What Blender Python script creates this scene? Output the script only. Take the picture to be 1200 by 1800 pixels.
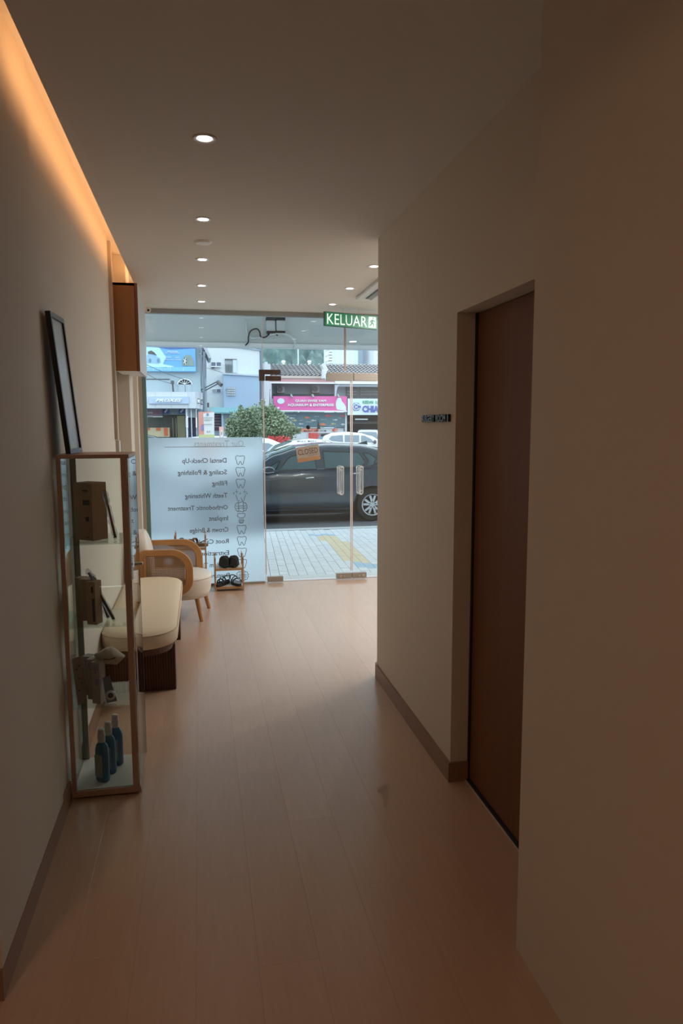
import bpy, math, random
from mathutils import Vector, Matrix, noise
for _o in list(bpy.data.objects): bpy.data.objects.remove(_o)
random.seed(4)
SC = bpy.context.scene
COL = SC.collection
pi = math.pi
# ------------------------------------------------------------------ camera
FPX, CAMZ, YAW, PITCH, ROLL = 1265.4, 1.6, .1933, .1204, -.0031
_f = Vector((math.sin(YAW)*math.cos(PITCH), math.cos(YAW)*math.cos(PITCH), -math.sin(PITCH)))
_r0 = Vector((math.cos(YAW), -math.sin(YAW), 0)); _u0 = _r0.cross(_f)
_r = _r0*math.cos(ROLL)+_u0*math.sin(ROLL); _u = _u0*math.cos(ROLL)-_r0*math.sin(ROLL)
CP = Vector((0, 0, CAMZ))
cam = bpy.data.objects.new('camera', bpy.data.cameras.new('camera')); COL.objects.link(cam)
cam.data.sensor_fit = 'VERTICAL'; cam.data.sensor_height = 24; cam.data.lens = FPX/1800*24
cam.data.clip_start = .05; cam.data.clip_end = 2000
M = Matrix((_r, _u, -_f)).transposed().to_4x4(); M.translation = CP
cam.matrix_world = M
SC.camera = cam
# measured pixels of the 1200x1800 photograph -> points of the place
def _ray(x, y): return _f+_r*((x-600)/FPX)+_u*((900-y)/FPX)
def at(x, y, Y): d = _ray(x, y); return CP+d*(Y/d.y)
def atx(x, y, X): d = _ray(x, y); return CP+d*(X/d.x)
def atz(x, y, z): d = _ray(x, y); return CP+d*((z-CAMZ)/d.z)
# ------------------------------------------------------------------ sky, exposure, lights
w = bpy.data.worlds.new('sky'); SC.world = w; w.use_nodes = True
nt = w.node_tree; bg = nt.nodes['Background']
tc = nt.nodes.new('ShaderNodeTexCoord'); sx = nt.nodes.new('ShaderNodeSeparateXYZ'); cr = nt.nodes.new('ShaderNodeValToRGB')
nt.links.new(tc.outputs['Generated'], sx.inputs[0]); nt.links.new(sx.outputs['Z'], cr.inputs[0]); nt.links.new(cr.outputs[0], bg.inputs[0])
cr.color_ramp.elements[0].color = (.86, .94, 1, 1); cr.color_ramp.elements[1].color = (.74, .87, 1, 1)
bg.inputs[1].default_value = 2.45
vs = SC.view_settings
vs.view_transform = 'Standard'; vs.look = 'None'; vs.exposure = 0; vs.gamma = 1; vs.use_curve_mapping = False
COVE = (1, .50, .215)
def area(name, loc, rot, sx_, sy_, power, color):
    l = bpy.data.lights.new(name, 'AREA'); l.shape = 'RECTANGLE'; l.size = sx_; l.size_y = sy_; l.energy = power; l.color = color
    o = bpy.data.objects.new(name, l); o.location = loc; o.rotation_euler = rot; COL.objects.link(o); return o
# the warm light strip hidden in the slot over the left wall (lies on the ceiling board, shines at the wall)
area('cove_light', (-.44, 4.8, 2.765), (0, math.radians(128), 0), .03, 4.4, 5.0, COVE)
area('cove_light', (-.44, 1.6, 2.765), (0, math.radians(128), 0), .03, 2.0, .95, COVE)
# added warm fill, behind and left of the camera, lifting the near surfaces
area('back_fill', (-1.2, .2, 2.86), (0, 0, 0), .25, .25, 9, (1, .60, .36))
# unseen lamps added to brighten the waiting room, right of the corridor
for _y in (5.05, 5.9, 6.65):
    for _x in (2.0, 2.7): area('lobby_fill', (_x, _y, 2.68), (0, 0, 0), .07, .07, 11, (1, .975, .95))
# ------------------------------------------------------------------ materials
MATS = {}
def pm(name, c1, c2=None, rough=.6, metal=0, scale=6, stretch=(1, 1, 1), bump=0, emit=0, spec=.5, detail=3, coat=0):
    if name in MATS: return MATS[name]
    m = bpy.data.materials.new(name); m.use_nodes = True; t = m.node_tree; b = t.nodes['Principled BSDF']
    c2 = c2 or tuple(min(1, v*.93) for v in c1)
    tcn = t.nodes.new('ShaderNodeTexCoord'); mp = t.nodes.new('ShaderNodeMapping'); nz = t.nodes.new('ShaderNodeTexNoise'); mx = t.nodes.new('ShaderNodeMix')
    mx.data_type = 'RGBA'; mp.inputs['Scale'].default_value = stretch; nz.inputs['Scale'].default_value = scale; nz.inputs['Detail'].default_value = detail
    t.links.new(tcn.outputs['Object'], mp.inputs[0]); t.links.new(mp.outputs[0], nz.inputs['Vector']); t.links.new(nz.outputs['Fac'], mx.inputs[0])
    mx.inputs[6].default_value = (*c1, 1); mx.inputs[7].default_value = (*c2, 1)
    t.links.new(mx.outputs[2], b.inputs['Base Color'])
    b.inputs['Roughness'].default_value = rough; b.inputs['Metallic'].default_value = metal
    b.inputs['Specular IOR Level'].default_value = spec; b.inputs['Coat Weight'].default_value = coat; b.inputs['Coat Roughness'].default_value = .03
    if bump:
        bp = t.nodes.new('ShaderNodeBump'); bp.inputs['Strength'].default_value = bump; bp.inputs['Distance'].default_value = .004
        t.links.new(nz.outputs['Fac'], bp.inputs['Height']); t.links.new(bp.outputs[0], b.inputs['Normal'])
    if emit:
        t.links.new(mx.outputs[2], b.inputs['Emission Color']); b.inputs['Emission Strength'].default_value = emit
    MATS[name] = m; return m
def glass(name, tint=(.95, .99, .97), ior=1.5, rough=0):
    m = bpy.data.materials.new(name); m.use_nodes = True; t = m.node_tree; t.nodes.clear()
    o = t.nodes.new('ShaderNodeOutputMaterial'); mx = t.nodes.new('ShaderNodeMixShader'); tr = t.nodes.new('ShaderNodeBsdfTransparent')
    gl = t.nodes.new('ShaderNodeBsdfGlossy'); fr = t.nodes.new('ShaderNodeFresnel'); tn = t.nodes.new('ShaderNodeTexNoise')
    mc = t.nodes.new('ShaderNodeMix'); mc.data_type = 'RGBA'; tn.inputs['Scale'].default_value = 2
    mc.inputs[6].default_value = (*tint, 1); mc.inputs[7].default_value = (*[v*.99 for v in tint], 1)
    t.links.new(tn.outputs['Fac'], mc.inputs[0]); t.links.new(mc.outputs[2], tr.inputs[0])
    fr.inputs[0].default_value = ior; gl.inputs['Roughness'].default_value = rough
    geo = t.nodes.new('ShaderNodeNewGeometry')
    # both faces of a pane reflect like its outer face
    mi = t.nodes.new('ShaderNodeMix'); mi.data_type = 'FLOAT'; mi.inputs[2].default_value = ior; mi.inputs[3].default_value = 1/ior*1.0
    mi.inputs[3].default_value = ior
    t.links.new(geo.outputs['Backfacing'], mi.inputs[0]); 
    inv = t.nodes.new('ShaderNodeMath'); inv.operation = 'DIVIDE'; inv.inputs[0].default_value = 1
    # Fresnel node inverts the ior on back faces, so feed it the inverse there
    sel = t.nodes.new('ShaderNodeMix'); sel.data_type = 'FLOAT'; sel.inputs[2].default_value = ior; sel.inputs[3].default_value = 1/ior
    t.links.new(geo.outputs['Backfacing'], sel.inputs[0]); t.links.new(sel.outputs[0], fr.inputs[0])
    t.nodes.remove(mi); t.nodes.remove(inv)
    t.links.new(fr.outputs[0], mx.inputs[0]); t.links.new(tr.outputs[0], mx.inputs[1]); t.links.new(gl.outputs[0], mx.inputs[2]); t.links.new(mx.outputs[0], o.inputs[0])
    MATS[name] = m; return m
def frosted():
    m = bpy.data.materials.new('frosted_film'); m.use_nodes = True; t = m.node_tree; t.nodes.clear()
    o = t.nodes.new('ShaderNodeOutputMaterial'); a = t.nodes.new('ShaderNodeAddShader'); mx = t.nodes.new('ShaderNodeMixShader')
    rf = t.nodes.new('ShaderNodeBsdfRefraction'); rf.inputs['Roughness'].default_value = .43; rf.inputs['IOR'].default_value = 1.15
    n = t.nodes.new('ShaderNodeTexNoise'); n.inputs['Scale'].default_value = 3; cm = t.nodes.new('ShaderNodeMix'); cm.data_type = 'RGBA'
    cm.inputs[6].default_value = (.92, .965, 1, 1); cm.inputs[7].default_value = (.93, .97, 1, 1)
    t.links.new(n.outputs['Fac'], cm.inputs[0]); t.links.new(cm.outputs[2], rf.inputs['Color'])
    tl = t.nodes.new('ShaderNodeBsdfTranslucent'); tl.inputs[0].default_value = (.76, .89, 1, 1)
    df = t.nodes.new('ShaderNodeBsdfDiffuse'); df.inputs[0].default_value = (.62, .70, .76, 1)
    m2 = t.nodes.new('ShaderNodeMixShader'); m2.inputs[0].default_value = .12
    t.links.new(tl.outputs[0], m2.inputs[1]); t.links.new(df.outputs[0], m2.inputs[2])
    mx.inputs[0].default_value = .45
    t.links.new(rf.outputs[0], mx.inputs[1]); t.links.new(m2.outputs[0], mx.inputs[2]); t.links.new(mx.outputs[0], o.inputs[0])
    t.nodes.remove(a); MATS['frosted'] = m; return m
WALL = pm('wall_paint', (.68, .62, .535), (.665, .605, .52), .75, scale=18, bump=.03)
CEIL = pm('ceiling_paint', (.73, .69, .63), (.715, .675, .615), .85, scale=10)
BASE = pm('baseboard_vinyl', (.30, .17, .105), (.27, .15, .09), .45, scale=5, stretch=(8, 8, 8))
def plankmat(i, k):
    return pm('oak_plank_%d' % i, (.60*k, .41*k, .29*k), (.52*k, .35*k, .245*k), .24, scale=7, stretch=(9, .7, 1), bump=.05, spec=.85, detail=5)
PLANKS = [plankmat(i, k) for i, k in enumerate((1, .98, 1.015, .965, .99))]
DOORW = pm('dark_wood_veneer', (.22, .095, .048), (.165, .068, .034), .62, scale=5, stretch=(9, 9, .35), bump=.05, detail=6, spec=.2)
CABW = pm('walnut_laminate', (.36, .16, .06), (.30, .125, .045), .45, scale=5, stretch=(8, 8, .4), detail=5)
WHITE = pm('white_laminate', (.74, .73, .70), None, .4)
METAL = pm('satin_steel', (.62, .58, .53), (.56, .52, .47), .32, 1, 30)
CHROME = pm('chrome', (.82, .82, .82), None, .08, 1)
BRONZE = pm('brushed_fitting', (.37, .33, .29), (.34, .30, .26), .45, .15, 30)
DBRONZE = pm('dark_brown_fitting', (.075, .045, .035), None, .5, .2)
BLACK = pm('black_plastic', (.012, .012, .013), None, .45)
BLACKM = pm('black_rubber', (.02, .02, .022), None, .8)
DGREY = pm('dark_grey_metal', (.10, .105, .11), None, .5)
MGREY = pm('grey_metal', (.33, .345, .35), None, .5)
ALU = pm('grey_channel', (.36, .39, .40), None, .4, .3)
GREENG = pm('glass_edge_green', (.16, .27, .27), None, .3)
EDGE = pm('clear_glass_edge', (.80, .68, .66), None, .3)
ROSE = pm('rose_beige_aluminium', (.55, .38, .29), (.52, .36, .27), .45, scale=20)
TAUPE = pm('taupe_post', (.30, .285, .23), None, .4, .3)
OAKF = pm('golden_beech', (.56, .29, .115), (.47, .23, .085), .42, scale=6, stretch=(2, 8, 2), detail=5)
CANE = pm('woven_cane', (.40, .25, .13), (.33, .20, .10), .6, scale=40)
CREAM = pm('cream_upholstery', (.78, .66, .49), (.74, .62, .455), .8, scale=60, bump=.1)
IVORY = pm('ivory_leatherette', (.80, .74, .66), (.77, .71, .63), .45, scale=30, bump=.05)
WALNUT = pm('dark_walnut', (.115, .042, .020), (.085, .03, .014), .45, scale=5, stretch=(9, 9, .4), detail=5)
BAMB = pm('bamboo', (.52, .31, .16), (.44, .25, .12), .5, scale=8, stretch=(1, 1, 6))
CARDB = pm('brown_cardboard', (.56, .36, .23), (.52, .33, .21), .8, scale=15)
CARDB2 = pm('brown_cardboard_dark', (.42, .27, .17), None, .8)
INK = pm('black_ink', (.03, .03, .035), None, .7)
INK2 = pm('grey_ink', (.14, .155, .19), None, .7)
TEAL = pm('teal_film', (.30, .50, .55), None, .6)
PALETEAL = pm('pale_teal_film', (.55, .72, .80), None, .6)
WHT = pm('white_paint', (.86, .88, .88), None, .6)
WHTP = pm('white_plastic', (.75, .73, .70), None, .4)
G1 = glass('front_glass', (.95, .985, .98))
G2 = glass('cabinet_glass', (.93, .97, .955))
FROST = frosted()
LENS = pm('downlight_lens', (1, .95, .90), (1, .94, .88), .5, emit=9)
GREEN = pm('exit_green', (.002, .15, .065), None, .45, emit=.42)
EXW = pm('exit_white', (.75, .95, .87), None, .5, emit=.42)
# ------------------------------------------------------------------ mesh helpers
class MB:
    def __init__(s): s.v = []; s.f = []
    def add(s, vs, fs):
        n = len(s.v); s.v += [Vector(v) for v in vs]; s.f += [[i+n for i in f] for f in fs]; return s
    def box(s, x0, x1, y0, y1, z0, z1):
        return s.add([(x, y, z) for z in (z0, z1) for y in (y0, y1) for x in (x0, x1)],
                     [(0, 2, 3, 1), (4, 5, 7, 6), (0, 1, 5, 4), (2, 6, 7, 3), (0, 4, 6, 2), (1, 3, 7, 5)])
    def obox(s, c, ax, ay, az):   # oriented box: centre and half axes
        c, ax, ay, az = map(Vector, (c, ax, ay, az))
        return s.add([c+ax*i+ay*j+az*k for k in (-1, 1) for j in (-1, 1) for i in (-1, 1)],
                     [(0, 2, 3, 1), (4, 5, 7, 6), (0, 1, 5, 4), (2, 6, 7, 3), (0, 4, 6, 2), (1, 3, 7, 5)])
    def prism(s, pts, d):          # closed outline (3D points) swept by vector d
        n = len(pts); d = Vector(d); a = [Vector(p) for p in pts]
        return s.add(a+[p+d for p in a], [list(range(n))[::-1], list(range(n, 2*n))]+[(i, (i+1) % n, n+(i+1) % n, n+i) for i in range(n)])
    def loft(s, rings, closed=True, caps=True):
        n = len(rings[0]); vs = [p for r in rings for p in r]; fs = []
        for k in range(len(rings)-1):
            for i in range(n if closed else n-1):
                j = (i+1) % n; fs.append((k*n+i, k*n+j, (k+1)*n+j, (k+1)*n+i))
        if caps: fs.append(list(range(n))[::-1]); fs.append(list(range((len(rings)-1)*n, len(rings)*n)))
        return s.add(vs, fs)
    def tube(s, path, r, n=8, closed=False):
        path = [Vector(p) for p in path]; rr = r if isinstance(r, (list, tuple)) else [r]*len(path)
        rings = []; m = len(path); up = None
        for i, p in enumerate(path):
            if closed: t = path[(i+1) % m]-path[i-1]
            else: t = path[min(i+1, m-1)]-path[max(i-1, 0)]
            t = t.normalized() if t.length > 0 else Vector((0, 0, 1))
            if up is None: up = Vector((0, 0, 1)) if abs(t.z) < .9 else Vector((1, 0, 0))
            a = t.cross(up); a = a.normalized() if a.length > 1e-6 else Vector((1, 0, 0)); b = a.cross(t).normalized(); up = b
            rings.append([p+a*math.cos(2*pi*k/n)*rr[i]+b*math.sin(2*pi*k/n)*rr[i] for k in range(n)])
        if closed: rings.append(rings[0]); return s.loft(rings, True, False)
        return s.loft(rings)
    def lathe(s, prof, c=(0, 0, 0), n=20, axis='z', caps=True):
        c = Vector(c); rings = []
        for r, h in prof:
            ring = []
            for k in range(n):
                a = 2*pi*k/n; x, y = r*math.cos(a), r*math.sin(a)
                ring.append(c+Vector((x, y, h) if axis == 'z' else (x, h, y) if axis == 'y' else (h, x, y)))
            rings.append(ring)
        return s.loft(rings, True, caps)
    def grid(s, fn, nu, nv):
        vs = [fn(i/nu, j/nv) for j in range(nv+1) for i in range(nu+1)]
        return s.add(vs, [(j*(nu+1)+i, j*(nu+1)+i+1, (j+1)*(nu+1)+i+1, (j+1)*(nu+1)+i) for j in range(nv) for i in range(nu)])
def wloc(o):
    v = Vector((0, 0, 0))
    while o: v += Vector(o.location); o = o.parent
    return v
def obj(name, mb, m, parent=None, bevel=0, smooth=False, local=False, seg=2, solid=0):
    me = bpy.data.meshes.new(name)
    off = Vector((0, 0, 0))
    if parent is not None and not local: off = wloc(parent)
    base = Vector((0, 0, 0))
    if parent is None and not local and mb.v:
        xs = [v.x for v in mb.v]; ys = [v.y for v in mb.v]; zs = [v.z for v in mb.v]
        base = Vector(((min(xs)+max(xs))/2, (min(ys)+max(ys))/2, min(zs))); off = base
    me.from_pydata([v-off for v in mb.v], [], mb.f); me.validate()
    import bmesh
    bm = bmesh.new(); bm.from_mesh(me); bmesh.ops.recalc_face_normals(bm, faces=bm.faces); bm.to_mesh(me); bm.free()
    me.materials.append(m); me.update()
    if smooth:
        for p in me.polygons: p.use_smooth = len(p.vertices) < 6
    o = bpy.data.objects.new(name, me); COL.objects.link(o); o.parent = parent
    if parent is None: o.location = base
    if solid:
        md = o.modifiers.new('solid', 'SOLIDIFY'); md.thickness = solid; md.offset = 0
    if bevel:
        md = o.modifiers.new('bevel', 'BEVEL'); md.width = bevel; md.segments = seg; md.limit_method = 'ANGLE'; md.angle_limit = math.radians(40)
    return o
def thing(name, label, cat, loc=(0, 0, 0), rz=0, group=None):
    o = bpy.data.objects.new(name, None); COL.objects.link(o); o.location = loc; o.rotation_euler = (0, 0, rz); o.empty_display_size = .05
    return tag(o, label, cat, group)
def tag(o, label=None, cat=None, group=None, kind=None):
    if label: o['label'] = label
    if cat: o['category'] = cat
    if group: o['group'] = group
    if kind: o['kind'] = kind
    return o
def struct(name, mb, m, **k): return tag(obj(name, mb, m, **k), kind='structure')
def copytree(o, loc=None, label=None, parent=None):
    c = o.copy(); COL.objects.link(c)
    if parent is not None: c.parent = parent
    if loc is not None: c.location = loc
    if label: c['label'] = label
    for ch in list(o.children): copytree(ch, None, None, c)
    return c
def bx(*a): return MB().box(*a)
def text(name, body, width, height, org, xd, yd, m, parent, depth=.002, bold=0, shear=0, local=False, align='L'):
    """lettering fitted into width x height (None keeps the proportion); org = lower-left corner, xd and yd unit directions"""
    cu = bpy.data.curves.new('t', 'FONT'); cu.body = body; cu.size = 1; cu.extrude = 0; cu.offset = bold; cu.shear = shear; cu.resolution_u = 2
    o = bpy.data.objects.new('t', cu); COL.objects.link(o)
    me = bpy.data.meshes.new_from_object(o.evaluated_get(bpy.context.evaluated_depsgraph_get()))
    bpy.data.objects.remove(o)
    xs = [v.co.x for v in me.vertices]; ys = [v.co.y for v in me.vertices]
    if not xs: return None
    x0, x1, y0, y1 = min(xs), max(xs), min(ys), max(ys)
    sy_ = height/(y1-y0) if height else width/(x1-x0); sx_ = width/(x1-x0) if width else sy_
    xd, yd = Vector(xd), Vector(yd); nd = xd.cross(yd).normalized(); org = Vector(org)
    fs = [list(p.vertices) for p in me.polygons]
    n = len(me.vertices)
    front = [org+xd*((v.co.x-x0)*sx_)+yd*((v.co.y-y0)*sy_)+nd*depth for v in me.vertices]
    mb = MB(); mb.add(front, fs)
    if depth > .004:
        ed = {}
        for f in fs:
            for a, b in zip(f, f[1:]+f[:1]): ed[(a, b)] = 1
        back = [p-nd*depth for p in front]
        mb.v += back
        for (a, b) in ed:
            if (b, a) not in ed: mb.f.append([a, b, b+n, a+n])
    return obj(name, mb, m, parent, local=local)
def arc(cx, cy, r, a0, a1, n): return [(cx+r*math.cos(a0+(a1-a0)*i/n), cy+r*math.sin(a0+(a1-a0)*i/n)) for i in range(n+1)]
def rrect(x0, x1, y0, y1, r, n=6):
    if not isinstance(r, (list, tuple)): r = [r]*4
    p = []
    p += arc(x1-r[0], y1-r[0], r[0], 0, pi/2, n); p += arc(x0+r[1], y1-r[1], r[1], pi/2, pi, n)
    p += arc(x0+r[2], y0+r[2], r[2], pi, 1.5*pi, n); p += arc(x1-r[3], y0+r[3], r[3], 1.5*pi, 2*pi, n)
    return p
X, Yv, Z = Vector((1, 0, 0)), Vector((0, 1, 0)), Vector((0, 0, 1))
# ------------------------------------------------------------------ room shell
LW, RW, CZ, GY, NX = -.59, 1.07, 2.70, 7.22, .915
def wallmb(*bs):
    m = MB()
    for b in bs: m.box(*b)
    return m
fl = struct('floor', bx(-2.2, 3.3, -1.2, GY+.12, -.30, -.012), pm('subfloor', (.36, .23, .16), None, .8))
# planks: joints run along the corridor
pw, pl = .183, 1.22   # plank width and length
col = 0; x = -.60
pmesh = {}
rnd = random.Random(2)
while x < 3.05:
    off = (col*.37) % 1*pl; y = -1.1-off
    while y < GY+.02:
        y0, y1 = max(y, -1.1), min(y+pl, GY+.03)
        vis = (x < 1.3) or (y1 > 4.3)
        if y1-y0 > .05 and vis:
            dz = -rnd.random()*.0002
            x1 = min(x+pw, 3.05)
            key = (round(y1-y0, 3), round(x1-x, 3), rnd.choice((0, 1, 2, 3, 4)))
            if key not in pmesh:
                o = obj('plank', bx(x+.0001, x1-.0001, y0+.0001, y1-.0001, -.012, 0), PLANKS[key[2]], bevel=.0003, seg=1, local=False)
                # origin at piece centre, then child of the floor
                pmesh[key] = o.data; oo = o; base = Vector(o.location)
            else:
                oo = bpy.data.objects.new('plank', pmesh[key]); COL.objects.link(oo); base = Vector(((x+x1)/2, (y0+y1)/2, -.012))
                md = oo.modifiers.new('bevel', 'BEVEL'); md.width = .0003; md.segments = 1
            oo.parent = fl; oo.location = base-Vector(fl.location)+Vector((0, 0, dz))
        y += pl
    x += pw; col += 1
tr = [atz(a, b, 0) for a, b in ((662, 1384), (671, 1381), (683, 1379), (684, 1392), (681, 1416), (674, 1418), (672, 1396), (664, 1392))]
obj('tape_residue', MB().prism([Vector((v.x, v.y, .0002)) for v in tr], (0, 0, .0002)), pm('tape_residue', (.42, .27, .15), None, .4), fl)
struct('ceiling', wallmb((-.47, 3.3, -1.2, GY+.12, CZ, CZ+.03), (-2.4, -.4, -1.3, GY+.12, 2.90, 2.93), (-.405, -.375, -1.2, GY+.12, CZ+.03, 2.90)), CEIL)
# left wall, near part proud of the far part, ends at y=2.0 where the wall turns away
struct('wall_left', wallmb((LW-.12, LW, 2.0, 5.38, 0, 2.90), (LW, LW+.010, 2.0, 2.92, .09, 2.90), (-2.2, LW-.001, 2.0, 2.12, 0, 2.90),
                           (LW-.15, LW-.03, 5.38, GY+.12, 0, 2.90), (LW-.04, -.528, 5.93, 6.22, 0, 2.90), (LW-.03, -.557, 7.02, GY, 0, 2.90)), WALL)
struct('baseboard_left', wallmb((LW, LW+.012, 2.0, 3.09, 0, .09), (-2.2, LW+.012, 1.988, 2.0, 0, .09), (LW, LW+.012, 3.45, 5.38, 0, .09), (LW-.03, LW-.018, 5.38, 5.93, 0, .09)), BASE)
struct('trim_1', wallmb((LW, LW+.022, 5.345, 5.39, 1.50, 2.86),), pm('trim_brown', (.50, .42, .34), None, .6))
# right wall with the door recess and a rounded far corner
rw = MB(); cor = arc(RW+.06, 4.36-.06, .06, pi/2, pi, 6)
rw.prism([(RW+.2, 4.36, 0)]+[(a, b, 0) for a, b in cor]+[(RW, 2.935, 0), (RW+.2, 2.935, 0)], (0, 0, CZ))
rw.box(RW, RW+.2, 1.9, 2.935, 2.064, CZ); rw.box(RW, RW+.2, 1.9, 1.96, 0, 2.064); rw.box(RW+.2, 3.3, 4.24, 4.36, 0, CZ)
rw.box(RW+.14, RW+.2, 1.9, 2.935, 0, 2.064)
struct('wall_right', rw, WALL)
bb = MB()
for inset, zz in ((.012, .09),):
    o_ = arc(RW+.06, 4.36-.06, .06+inset, pi/2, pi, 8); i_ = arc(RW+.06, 4.36-.06, .06, pi/2, pi, 8)
    outer = [(3.2, 4.36+inset)]+o_+[(RW-inset, 2.935-inset), (RW+.085, 2.935-inset)]
    inner = [(3.2, 4.36)]+i_+[(RW, 2.935), (RW+.085, 2.935)]
    for k in range(len(outer)-1):
        a, b, c, d = outer[k], outer[k+1], inner[k+1], inner[k]
        bb.prism([(a[0], a[1], 0), (b[0], b[1], 0), (c[0], c[1], 0), (d[0], d[1], 0)], (0, 0, zz))
struct('baseboard_right', bb, BASE)
struct('wall_near', bx(NX, NX+.17, -1.2, 1.90, 0, CZ), WALL)
struct('wall_back', bx(-2.2, 3.3, -1.32, -1.2, 0, 2.93), WALL)
struct('wall_side', wallmb((-2.32, -2.2, -1.32, 2.12, 0, 2.93), (3.2, 3.32, 4.2, GY+.1, 0, CZ)), WALL)
# sliding door
d1 = obj('door_1', bx(1.157, 1.197, 1.97, 2.918, .012, 2.061), DOORW, bevel=.002); tag(d1, kind='structure')
obj('door_seal', bx(1.150, 1.20, 2.918, 2.934, .004, 2.063), BLACKM, d1)
obj('floor_guide', bx(1.138, 1.143, 1.97, 2.93, 0, .004), pm('pale_strip', (.62, .52, .45), None, .4), d1)
obj('gap_shade', bx(1.145, 1.2, 1.97, 2.93, -.001, .010), BLACKM, d1)  # black strip standing in for the shade under the door
# ------------------------------------------------------------------ glass front
JX, HX, DX = .628, 1.455, 1.522       # panel joint, transom joint, door gap
gl = 0.006
wf = obj('window_1', bx(-.512, JX-.002, GY, GY+.012, .02, CZ-.03), G1); tag(wf, kind='structure')
obj('top_channel', bx(-.52, 2.6, GY-.02, GY+.035, CZ-.045, CZ), ALU, wf)
obj('bottom_channel', bx(-.512, JX-.01, GY-.012, GY+.025, 0, .022), BRONZE, wf)
obj('jamb_strip', bx(-.557, -.526, GY-.05, GY-.005, 0, CZ-.045), pm('jamb_beige', (.46, .38, .29), None, .5), wf)
obj('glass_edge', bx(-.526, -.488, GY-.030, GY-.002, .02, CZ-.045), GREENG, wf)
obj('pane_edge', bx(JX-.004, JX+.001, GY-.001, GY+.013, .02, CZ-.045), EDGE, wf)
film = obj('frosted_film', MB().add([(-.487, GY-.0015, .022), (JX-.012, GY-.0015, .022), (JX-.012, GY-.0015, 1.482), (-.487, GY-.0015, 1.482)], [(0, 1, 2, 3)]), FROST, wf)
wt = obj('window_2', MB().box(JX+.004, HX-.003, GY, GY+.012, 2.145, CZ-.045).box(HX+.003, 2.6, GY, GY+.012, 2.145, CZ-.045), G1); tag(wt, kind='structure')
obj('pane_edge', bx(HX-.009, HX+.009, GY-.002, GY+.014, 2.14, CZ-.045), pm('joint_beige', (.42, .35, .29), None, .5), wt)
dl = obj('door_2', bx(JX+.006, DX-.004, GY, GY+.012, .035, 2.135), G1); tag(dl, kind='structure')
dr = obj('door_3', bx(DX+.004, DX+.9, GY, GY+.012, .035, 2.135), G1); tag(dr, kind='structure')
obj('glass_edge', bx(DX-.014, DX-.004, GY-.001, GY+.013, .09, 2.05), EDGE, dl)
obj('glass_edge', bx(DX+.004, DX+.010, GY-.001, GY+.013, .09, 2.05), EDGE, dr)
obj('pane_edge', bx(JX+.003, JX+.008, GY-.001, GY+.013, .09, 2.05), EDGE, dl)
wr = obj('window_3', bx(DX+.91, 3.2, GY, GY+.012, .02, CZ-.045), G1); tag(wr, kind='structure')
def patch(x0, x1, z0, z1, m, parent, r=.004, bolts=True):
    o = obj('patch_fitting', MB().prism([(a, GY-.017, b) for a, b in rrect(x0, x1, z0, z1, r, 4)], (0, .046, 0)), m, parent, bevel=.002)
    return o
patch(.590, .802, 2.098, 2.142, DBRONZE, wf); patch(.590, .645, 2.035, 2.097, DBRONZE, wf); patch(.652, .806, 2.035, 2.082, DBRONZE, dl)
patch(1.262, 1.535, 2.040, 2.120, BRONZE, wt, (.004, .02, .004, .004)); 
patch(1.541, 1.800, 2.040, 2.118, BRONZE, wt, (.012, .004, .004, .022))
b1 = patch(.640, .802, .014, .066, BRONZE, dl)
b2 = patch(1.356, DX-.004, .016, .070, BRONZE, dl); b3 = patch(DX+.003, 1.675, .016, .070, BRONZE, dr)
for o_, xx in ((b2, 1.40), (b3, 1.64)):
    obj('bolt_cover', MB().lathe([(.0, GY-.021), (.012, GY-.021), (.014, GY-.017)], (xx, 0, .040), 14, 'y'), METAL, o_)
    obj('bolt_cover', MB().lathe([(.0, GY-.021), (.008, GY-.021), (.009, GY-.017)], (xx+(.04 if xx < 1.5 else -.04), 0, .040), 12, 'y'), METAL, o_)
for par, cx_ in ((dl, 1.405), (dr, 1.607)):
    for side in (-1, 1):
        yy = GY+(-.045 if side < 0 else .057)
        path = [(cx_, GY+.003 if side < 0 else GY+.009, .885)]+[(cx_, yy, .91)]+[(cx_, yy, .95), (cx_, yy, 1.05), (cx_, yy, 1.13)]+[(cx_, yy, 1.165), (cx_, GY+.003 if side < 0 else GY+.009, 1.19)]
        # closed loop pull of bent tube
        lp = [(a, yy, b) for a, b in rrect(cx_-.020, cx_+.020, .895, 1.180, .0199, 8)]
        h = obj('door_handle', MB().tube(lp, .0075, 8, True), CHROME, par, smooth=True)
        for zz in (.93, 1.145):
            obj('stand_off', MB().tube([(cx_-.0, yy, zz), (cx_, GY+(0 if side < 0 else .012), zz)], .006, 8).tube([(cx_-.02, yy, zz), (cx_+.02, yy, zz)], .005, 6), CHROME, h)
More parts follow.
